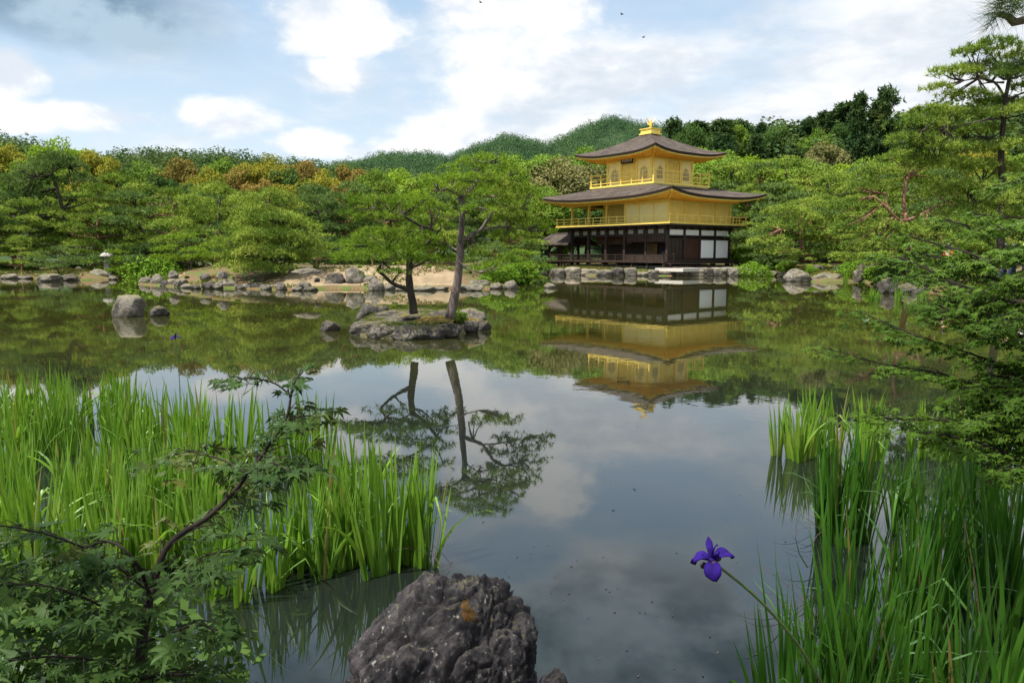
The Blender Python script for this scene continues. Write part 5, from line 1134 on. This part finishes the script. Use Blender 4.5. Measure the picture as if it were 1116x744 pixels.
# ------------------------------------------------------------------ maples
def leaf_shape():
    A = [-130, -86, -43, 0, 43, 86, 130]; Ln = [.48, .80, 1.0, 1.08, 1.0, .80, .48]; P = [(0, 0, 0)]; out = []
    for i, (a, l) in enumerate(zip(A, Ln)):
        for da, f in ((-12, .56), (0, 1.0), (12, .56)):
            t = math.radians(a + da); out.append((math.cos(t) * l * f, math.sin(t) * l * f, -.16 * (l * f) ** 2 + (.05 if f < 1 else 0)))
        if i < 6:
            t = math.radians((a + A[i + 1]) / 2); out.append((math.cos(t) * .40, math.sin(t) * .40, -.03))
    P += out; n = len(out); T_ = [(0, i, i + 1) for i in range(1, n)]
    return np.array(P), np.array(T_)
LV, LT = leaf_shape()
def maple_mesh(C, head, nrm, size, rng):
    n = len(C); h = head / (np.linalg.norm(head, axis=-1, keepdims=True) + 1e-9); N = nrm + rng.normal(size=(n, 3)) * .38 + np.array([0, -.25, 0]); N -= h * (N * h).sum(-1, keepdims=True); N /= np.linalg.norm(N, axis=-1, keepdims=True) + 1e-9
    B = np.cross(N, h); s = (size * rng.uniform(.45, 1.22, n))[:, None, None]; lv = LV[None] * (1 + rng.normal(size=(n, len(LV), 1)) * .06) * np.concatenate([np.ones((n, 1, 1)), rng.uniform(.8, 1.15, (n, 1, 1)), rng.uniform(-.6, 3.2, (n, 1, 1))], 2)
    V = C[:, None, :] + s * (lv[..., :1] * h[:, None] + lv[..., 1:2] * B[:, None] + lv[..., 2:] * N[:, None])
    T_ = LT[None] + (np.arange(n) * len(LV))[:, None, None]
    return np_mesh('leaves', V.reshape(-1, 3), T_.reshape(-1, 3), 3)
def maple(name, label, limbs, leaf, mat, seed, twig_len, node, dens=1.0, base=None):
    """limbs: (r0, r1, leafy from, spread, [(px, py, Y)...]); twigs leave the limbs in level sprays"""
    rng = np.random.default_rng(seed); rd = random.Random(seed); b0 = pt(*limbs[0][4][0]) if base is None else Vector(base); root = empty(name, b0); C, Hd, Nn = [], [], []
    tw = MB()
    for i, (r0, r1, t0, spread, pts) in enumerate(limbs):
        P = spline([(pt(*p) if len(p) == 3 else Vector(p[:3])) - b0 for p in pts], 6); mb = MB(); mb.tube(P, lerp_r(r0, r1, len(P), .8), 8, True, .15, rd); obj('trunk' if i == 0 else 'limb', mb.mesh('limb'), M['twig'], root, True)
        if t0 >= 1: continue
        Ltot = sum((P[k + 1] - P[k]).length for k in range(len(P) - 1)); acc = 0; nxt = Ltot * t0; sgn = 1
        for k in range(len(P) - 1):
            sl_ = (P[k + 1] - P[k]).length; d = (P[k + 1] - P[k]).normalized()
            while acc + sl_ >= nxt:
                q = P[k] + d * (nxt - acc); sgn = -sgn; nxt += node * 1.6 / dens
                hd = Vector((d.x, d.y, d.z * .4)).normalized(); sd = Vector((-hd.y, hd.x, 0)).normalized() * sgn
                ln = twig_len * spread * rd.uniform(.4, 1.1) * (1.1 - .5 * (nxt / Ltot)); a = rd.uniform(.45, 1.15)
                td = (hd * math.cos(a) + sd * math.sin(a) + Vector((0, 0, rd.uniform(-.22, .12)))).normalized()
                Q_ = [q, q + td * ln * .5 + Vector((0, 0, .015)), q + td * ln + Vector((0, 0, rd.uniform(-.05, .02)))]; tw.tube(Q_, [r1 * .9, r1 * .6, r1 * .35], 4)
                m_ = max(2, int(ln / node))
                for j in range(1, m_ + 1):
                    c = q + td * ln * j / m_; ss = Vector((-td.y, td.x, 0)).normalized()
                    for sg in ((-1, 1) if j < m_ else (-1, 0, 1)):
                        hh = (td * (.55 if sg else 1) + ss * sg * .9 + Vector((0, 0, rd.uniform(-.35, .05)))).normalized(); C.append(c + hh * leaf * rd.uniform(.3, .7) + Vector((0, 0, rd.uniform(-.02, .015)))); Hd.append(hh); Nn.append((0, 0, 1))
            acc += sl_
        hh = (P[-1] - P[-2]).normalized()
        for a in (-.8, 0, .8): C.append(P[-1] + hh * leaf * .3); Hd.append((hh.x * math.cos(a) - hh.y * math.sin(a), hh.x * math.sin(a) + hh.y * math.cos(a), hh.z * .4)); Nn.append((0, 0, 1))
    tag(tw.build('twigs', M['twig'], root), None, None, None, 'stuff')
    obj('crown', maple_mesh(np.array([tuple(c) for c in C]), np.array([tuple(h) for h in Hd]), np.array(Nn, float), leaf, rng), mat, root)
    return tag(root, label, 'maple')
maple('maple_tree', 'young maple with dark star leaves leaning over the left iris bed',
      [(.013, .010, 1, 1, [(142, 800, 1.60), (152, 720, 1.64), (158, 680, 1.67), (165, 640, 1.70)]),
       (.009, .003, .05, 1.0, [(165, 640, 1.70), (185, 592, 1.74), (228, 562, 1.82), (262, 527, 1.88), (292, 487, 1.95), (312, 455, 2.0), (318, 425, 2.03)]),
       (.003, .0015, .35, .55, [(318, 432, 2.02), (300, 418, 2.03), (275, 412, 2.05), (252, 414, 2.07)]), (.003, .002, .2, .5, [(318, 428, 2.02), (322, 415, 2.02), (330, 405, 2.03)]), (.003, .002, .1, .6, [(305, 465, 1.98), (322, 455, 1.9), (345, 452, 1.85)]),
       (.003, .0015, .1, 1.0, [(270, 515, 1.9), (240, 500, 2.0), (212, 492, 2.05), (190, 495, 2.1)]), (.003, .0015, .1, .9, [(285, 495, 1.95), (300, 505, 1.8), (318, 515, 1.72)]),
       (.0032, .0015, .15, 1.2, [(163, 645, 1.7), (120, 612, 1.66), (70, 588, 1.6), (20, 575, 1.55), (-30, 570, 1.5)]), (.004, .0015, .1, 1.1, [(160, 655, 1.68), (190, 625, 1.6), (225, 605, 1.55), (255, 600, 1.52)]),
       (.0032, .0015, .1, 1.2, [(156, 690, 1.66), (110, 660, 1.55), (60, 640, 1.48), (10, 635, 1.45)]), (.004, .0015, .15, 1.0, [(155, 700, 1.65), (185, 690, 1.55), (215, 680, 1.5), (240, 690, 1.48)]),
       (.004, .0015, .1, 1.2, [(150, 730, 1.62), (110, 720, 1.5), (60, 715, 1.42), (5, 720, 1.38)]), (.005, .002, .1, 1.0, [(150, 740, 1.62), (180, 735, 1.5), (215, 735, 1.42)]), (.005, .002, .2, 1.0, [(163, 648, 1.7), (150, 615, 1.62), (120, 590, 1.62), (85, 600, 1.66)])],
      .036, M['maple'], 5, .16, .036, 1.75)
maple('maple_tree', 'spreading maple reaching in over the water from the right edge',
      [(.09, .05, 1, 1, [(3.9, 2.6, .2, 0), (3.95, 2.75, 1.0, 0), (3.85, 2.9, 1.9, 0), (3.7, 3.1, 2.8, 0)]),
       (.018, .003, .30, 1.2, [(1500, 150, 3.1), (1300, 200, 3.4), (1190, 258, 3.6), (1095, 285, 3.8), (1045, 272, 4.0), (990, 258, 4.2)]), (.013, .003, .2, 1.2, [(1400, 300, 3.1), (1250, 315, 3.4), (1130, 332, 3.5), (1050, 312, 3.7), (1000, 288, 3.9), (980, 280, 4.0)]),
       (.009, .002, .30, .75, [(1350, 420, 3.0), (1200, 425, 3.2), (1116, 406, 3.4), (1060, 386, 3.5), (1000, 366, 3.6), (942, 342, 3.8)]), (.008, .002, .25, .7, [(1300, 470, 3.0), (1180, 450, 3.2), (1090, 430, 3.4), (1030, 408, 3.5), (960, 396, 3.6), (902, 380, 3.8)]),
       (.009, .0025, .2, 1.1, [(1350, 500, 2.9), (1200, 480, 3.0), (1110, 470, 3.2), (1030, 458, 3.3), (960, 456, 3.4)]), (.012, .003, .2, 1.1, [(1300, 420, 3.1), (1180, 385, 3.2), (1110, 365, 3.3), (1060, 348, 3.5), (1020, 332, 3.6)]),
       (.012, .003, .25, 1.1, [(1350, 560, 2.7), (1200, 510, 2.9), (1120, 500, 3.0), (1060, 480, 3.1), (1000, 470, 3.2)]), (.015, .003, .3, 1.2, [(1400, 200, 3.2), (1250, 240, 3.6), (1150, 245, 3.9), (1080, 250, 4.2), (1030, 240, 4.4)]),
       (.012, .003, .3, 1.0, [(1300, 340, 3.3), (1200, 320, 3.6), (1120, 310, 3.8), (1060, 300, 4.1), (1010, 300, 4.3)]), (.012, .003, .35, .9, [(1300, 130, 3.6), (1200, 170, 4.0), (1130, 195, 4.3), (1085, 205, 4.5)]), (.010, .003, .3, 1.0, [(1300, 520, 2.8), (1190, 440, 3.0), (1130, 425, 3.1), (1070, 420, 3.2)]),
       (.012, .003, .1, 1.1, [(1260, 300, 3.0), (1180, 330, 3.1), (1120, 345, 3.2), (1075, 372, 3.3)]), (.012, .003, .1, 1.1, [(1260, 380, 2.9), (1180, 400, 3.0), (1120, 440, 3.05), (1080, 455, 3.1)]), (.012, .003, .1, 1.1, [(1260, 270, 3.3), (1190, 285, 3.4), (1120, 300, 3.5), (1070, 322, 3.6)]), (.012, .003, .1, 1.0, [(1260, 440, 2.8), (1190, 470, 2.85), (1130, 505, 2.9), (1095, 512, 2.95)]),
       (.012, .003, .1, 1.2, [(1280, 230, 3.6), (1190, 262, 3.8), (1110, 275, 4.0), (1050, 285, 4.2), (1000, 275, 4.4)]),
       *[(.009, .0025, .08, 1.1, [(1270, y - s_ * 2, Y0), (1190, y - s_, Y0 + .2), (1130, y, Y0 + .35), (x1, y + s_ * .8, Y0 + .5)]) for y, Y0, x1, s_ in ((240, 3.9, 1060, -8), (275, 3.4, 1040, 22), (312, 3.1, 1045, 34), (352, 3.0, 1078, 10), (392, 2.9, 1088, 30), (425, 2.8, 1075, 8), (462, 2.75, 1058, 18))],
       (.010, .003, .2, 1.0, [(1250, 360, 3.5), (1150, 345, 3.7), (1090, 332, 3.9), (1040, 330, 4.1)])],
      .034, M['maple_r'], 6, .33, .038, 2.7, base=(3.9, 2.6, .2))

# ------------------------------------------------------------------ pine overhead, its boughs shade the near bank
def overhead_pine():
    rng = np.random.default_rng(77); rd = random.Random(77); b0 = Vector((.9, -2.4, .4)); root = empty('pine_tree', b0); VV = []
    tr = spline([(.9, -2.4, .2), (.8, -2.2, 2.0), (.4, -1.7, 3.9), (.2, -1.4, 5.6), (.3, -1.3, 6.6)], 5); mb = MB(); mb.tube([p - b0 for p in tr], lerp_r(.20, .08, len(tr)), 9, True, .2, rd); mb.build('trunk', M['bark'], root, True)
    def limb(pts, r0, r1):
        P = spline([Vector(p) - b0 for p in pts], 4); m_ = MB(); m_.tube(P, lerp_r(r0, r1, len(P)), 6, True, .2, rd); m_.build('limb', M['bark'], root, True)
    pads = []
    for (x, y, z, r) in ((-2.6, .2, 4.6, .75), (-1.7, .9, 4.9, .8), (-.6, .9, 4.7, .8), (-2.0, -.5, 5.2, .8), (.6, 1.6, 5.0, .75), (-.4, 0, 5.6, .8), (1.6, .9, 4.8, .8), (1.2, 2.4, 4.9, .7), (-1.2, 1.7, 5.0, .6), (2.2, 2.0, 5.2, .75), (-1.4, 1.3, 4.4, .6), (-.3, 1.3, 5.3, .7), (.4, 2.3, 4.6, .6), (2.6, .6, 5.0, .9), (3.2, 1.8, 5.4, .9), (-3.4, .9, 5.4, .8), (-2.6, -1.4, 5.4, .9), (1.2, -.4, 5.8, .9), (2.6, -1.0, 5.8, .9), (-1.0, -1.2, 6.2, .9), (-1.6, 2.2, 5.4, .6), (0, 2.7, 5.3, .6), (2.2, 2.9, 5.5, .6), (.2, -1.0, 6.6, .9), (-3.2, -.5, 4.8, .7)):
        limb([(.3, -1.5, 4.2 + .2 * (z - 4.6)), ((x + .3) / 2, (y - 1.5) / 2, z - .2), (x, y, z - .05)], .06, .02); pads.append((x, y, z, r))
    for x, y, z, r in pads: VV.append(tuft_arrays(pad_points(Vector((x, y, z)) - b0, r, r, .30, int(260 * r * r), rng), .14, .012, 7, .6, rng))
    e1, e2 = pt(1088, 16, 2.5), pt(1150, -10, 2.5); limb([(.3, -1.4, 5.2), (1.6, .6, 4.6), (2.1, 1.9, 3.5), e2, e1], .05, .008)
    e3, e4 = pt(1112, 70, 2.6), pt(1150, 60, 2.6); limb([e2, pt(1170, 30, 2.55), e4, e3], .015, .005)
    for e, q, n in ((e1, e2, 30), (e1.lerp(e2, .35), e2, 30), (e1.lerp(e2, .7), e2, 26), (e3, e4, 26), (e3.lerp(e4, .5), e4, 26), (e1 + Vector((.03, 0, .05)), e2, 22), (e1 + Vector((.08, .05, .06)), e2, 24)):
        d = np.array(tuple((e - q).normalized())); C = np.array([tuple(e - b0)] * n) + rng.normal(size=(n, 3)) * .016
        VV.append(tuft_arrays(C, .085, .0016, 6, .0, rng, np.tile(d, (n, 1)), 1.1))
    obj('crown', tri_mesh('crown', np.concatenate(VV)), M['pine_dark'], root)
    tag(root, 'overhanging pine whose needle tips hang into the top right corner', 'pine')
overhead_pine()
for px, Y, h, m, lab in ((1062, 1.95, .30, 'shrub_low', 'low bronze leaved plant in the bottom right corner'), (1105, 2.0, .34, 'shrub_low', 'low green plant at the very right of the bottom edge'), (15, 1.75, .85, 'broad_dark', 'dark leafy undergrowth in the bottom left corner'), (85, 1.80, .62, 'shrub_low', 'small leaved plant under the young maple left of its trunk'), (290, 2.15, .22, 'shrub_low', 'small leaved plant at the bottom edge right of the young maple')):
    me_ = NEARB; x = (px - CX) / F * Y * 1.14; o = plant(me_, 'bush', x, Y, h, px * .7, None, M[m]); tag(o, lab, 'plant')

# ------------------------------------------------------------------ lantern, railing, people, birds, drift
def lantern():
    P = pt(117, 296, 55); z = gz(P.x, 55); root = empty('stone_lantern', (P.x, 55, z)); S = M['stone']
    MB().lathe([(.36, -.1), (.36, .10), (.27, .18)], 6).build('base', S, root); MB().lathe([(.23, .18), (.21, .45), (.25, .5), (.21, .55), (.23, .85)], 10).build('post', S, root)
    MB().lathe([(.18, .85), (.34, .96), (.34, 1.03)], 6).build('platform', S, root)
    b = MB(); b.lathe([(.27, 1.031), (.27, 1.32)], 6); b.build('fire_box', S, root)
    w_ = MB()
    for k in range(6):
        t = math.radians(60 * k); c = Vector((math.cos(t), math.sin(t), 0)) * .234 + Vector((0, 0, 1.18)); u = Vector((-math.sin(t), math.cos(t), 0)); w_.prism([(-.07, -.09), (.07, -.09), (.07, .09), (-.07, .09)], c, u, (0, 0, 1), Vector((math.cos(t), math.sin(t), 0)) * .006)
    w_.build('window', M['black'], root)
    MB().lathe([(.44, 1.322), (.47, 1.37), (.42, 1.48), (.26, 1.58), (.10, 1.66)], 6).build('roof', S, root); MB().lathe([(.06, 1.66), (.11, 1.71), (.09, 1.77), (.02, 1.84)], 8).build('finial', S, root, True)
    tag(root, 'grey stone lantern standing on the far left bank', 'lantern')
lantern()
def railing_fence():
    x0, x1, Y = pt(934, 283, 46).x, pt(972, 283, 46).x, 45.5; z = gz((x0 + x1) / 2, Y); root = empty('wooden_railing', (x0, Y, z)); L = x1 - x0
    for k in (.42, .82): MB().bar((-.2, 0, k), (L + .2, 0, k), .09, .09).build('rail', M['wood_grey'], root)
    for i in range(4):
        x = L * i / 3; MB().box(x - .07, x + .07, -.12, -.05, -.1, 1.0).build('post', M['wood_grey'], root)
    tag(root, 'weathered two bar wooden railing among the right shore pines', 'railing')
railing_fence()
def skin_mesh(joints, edges, name, sub=1):
    me = bpy.data.meshes.new(name); me.from_pydata([j[:3] for j in joints], edges, []); o = bpy.data.objects.new(name, me); COL.objects.link(o)
    md = o.modifiers.new('s', 'SKIN'); o.modifiers.new('b', 'SUBSURF').levels = sub
    for v, j in zip(me.skin_vertices[0].data, joints): v.radius = (j[3], j[3] * (j[4] if len(j) > 4 else .8))
    me.skin_vertices[0].data[0].use_root = True; bpy.context.view_layer.update()
    r = bpy.data.meshes.new_from_object(o.evaluated_get(bpy.context.evaluated_depsgraph_get())); bpy.data.objects.remove(o); r.polygons.foreach_set('use_smooth', [True] * len(r.polygons)); return r
def person(px, Y, rz, shirt, legs, hat, label, step=.1):
    X = pt(px, 270, Y).x; root = empty('person', (X, Y, gz(X, Y)), rz); k = step
    J = [(0, 0, .95, .13), (0, 0, 1.15, .13), (0, 0, 1.36, .15, .6), (0, 0, 1.47, .06), (0, -.02, 1.57, .085, 1), (0, -.02, 1.66, .09, 1), (.09, 0, .90, .09), (.10, -k, .50, .06), (.10, k * .6, .08, .045), (.11, -k * .1 - .10, .05, .04),
         (-.09, 0, .90, .09), (-.10, k, .50, .06), (-.10, k * 1.8, .10, .045), (-.11, k * 1.5 - .08, .06, .04), (.19, 0, 1.38, .06), (.25, .03, 1.12, .045), (.22, -.12, .92, .035), (.21, -.18, .85, .03), (-.19, 0, 1.38, .06), (-.25, .03, 1.12, .045), (-.22, -.14, .94, .035), (-.21, -.20, .88, .03)]
    E_ = [(0, 1), (1, 2), (2, 3), (3, 4), (4, 5), (0, 6), (6, 7), (7, 8), (8, 9), (0, 10), (10, 11), (11, 12), (12, 13), (2, 14), (14, 15), (15, 16), (16, 17), (2, 18), (18, 19), (19, 20), (20, 21)]
    obj('body', skin_mesh(J, E_, 'body'), M['skin'], root)
    g = lambda ids, ed, dr: skin_mesh([J[i][:3] + (J[i][3] + dr,) + tuple(J[i][4:]) for i in ids], ed, 'cloth')
    obj('shirt', g([1, 2, 14, 15, 18, 19], [(0, 1), (1, 2), (2, 3), (1, 4), (4, 5)], .018), shirt, root); obj('trousers', g([0, 6, 7, 8, 10, 11, 12], [(0, 1), (1, 2), (2, 3), (0, 4), (4, 5), (5, 6)], .014), legs, root)
    h = MB()
    if hat: h.lathe([(.17, 1.66), (.17, 1.675), (.11, 1.68), (.10, 1.77), (.05, 1.80)], 14, (0, -.02, 0)); h.build('hat', hat, root, True)
    else: h.lathe([(.10, 1.60), (.115, 1.66), (.10, 1.74), (.04, 1.79)], 12, (0, .01, 0)); h.build('hair', M['hair'], root, True)
    tag(root, label, 'person')
Wt, Nv, Rd, Bk, Bl = cloth('white_cloth', (.78, .78, .77)), cloth('navy_cloth', (.03, .04, .08)), cloth('red_cloth', (.62, .06, .03)), cloth('black_cloth', (.02, .02, .02)), cloth('blue_cloth', (.08, .18, .45))
person(1096, 33, 1.2, Bk, Nv, None, 'dark clothed person at right edge, behind the tall pine trunk')
person(1105, 32, .9, Wt, Nv, None, 'person in a white shirt on the path at the right edge')
person(1118, 33, 1.4, Wt, Bk, Wt, 'person in white shirt and hat leaving the frame at right')
person(991, 42, 1.5, Bk, Bk, Wt, 'person in a white sun hat behind the right maple sprays')
person(1034, 38, 1.8, Rd, Nv, None, 'person in a red top on the path behind the maple')
person(806, 78, 2.5, Bl, Nv, None, 'person in blue beside the bushes right of the pavilion')
for px, py, Y, lab in ((678, 16, 70, 'tiny dark bird high above the pavilion'), (701, 41, 75, 'tiny bird in the sky nearest the pavilion roof'), (524, 3, 70, 'tiny bird near top middle of the sky')):
    b = MB(); b.tube([(-.16, 0, 0), (-.05, 0, .01), (.08, 0, .02), (.16, 0, .01)], [.01, .05, .045, .01], 6); o = b.build('bird', M['black'], None, True); o.location = pt(px, py, Y); o.rotation_euler = (0, 0, px)
    for s in (-1, 1): MB().prism([(-.07, 0), (.06, 0), (.05, .12), (-.04, .26), (-.08, .14)], (0, s * .03, .02), (1, 0, 0), (0, s * .95, .3), (0, 0, .006)).build('wing', M['black'], o)
    tag(o, lab, 'bird')
rng = np.random.default_rng(9); n = 90; py_ = rng.uniform(400, 740, n); px_ = rng.uniform(430, 900, n)
C = np.array([tuple(gpt(a, b, .004)) for a, b in zip(px_, py_)]); V = leaf_arrays(C, np.tile([0, 0, 1.], (n, 1)), .009, rng, .15, .5)
tag(obj('floating_bits', quad_mesh('floating_bits', V), M['bud']), 'tiny leaf bits drifting on the open water', None, None, 'stuff')
for ob in list(sc.objects):
    if 'look' in ob: del ob['look']
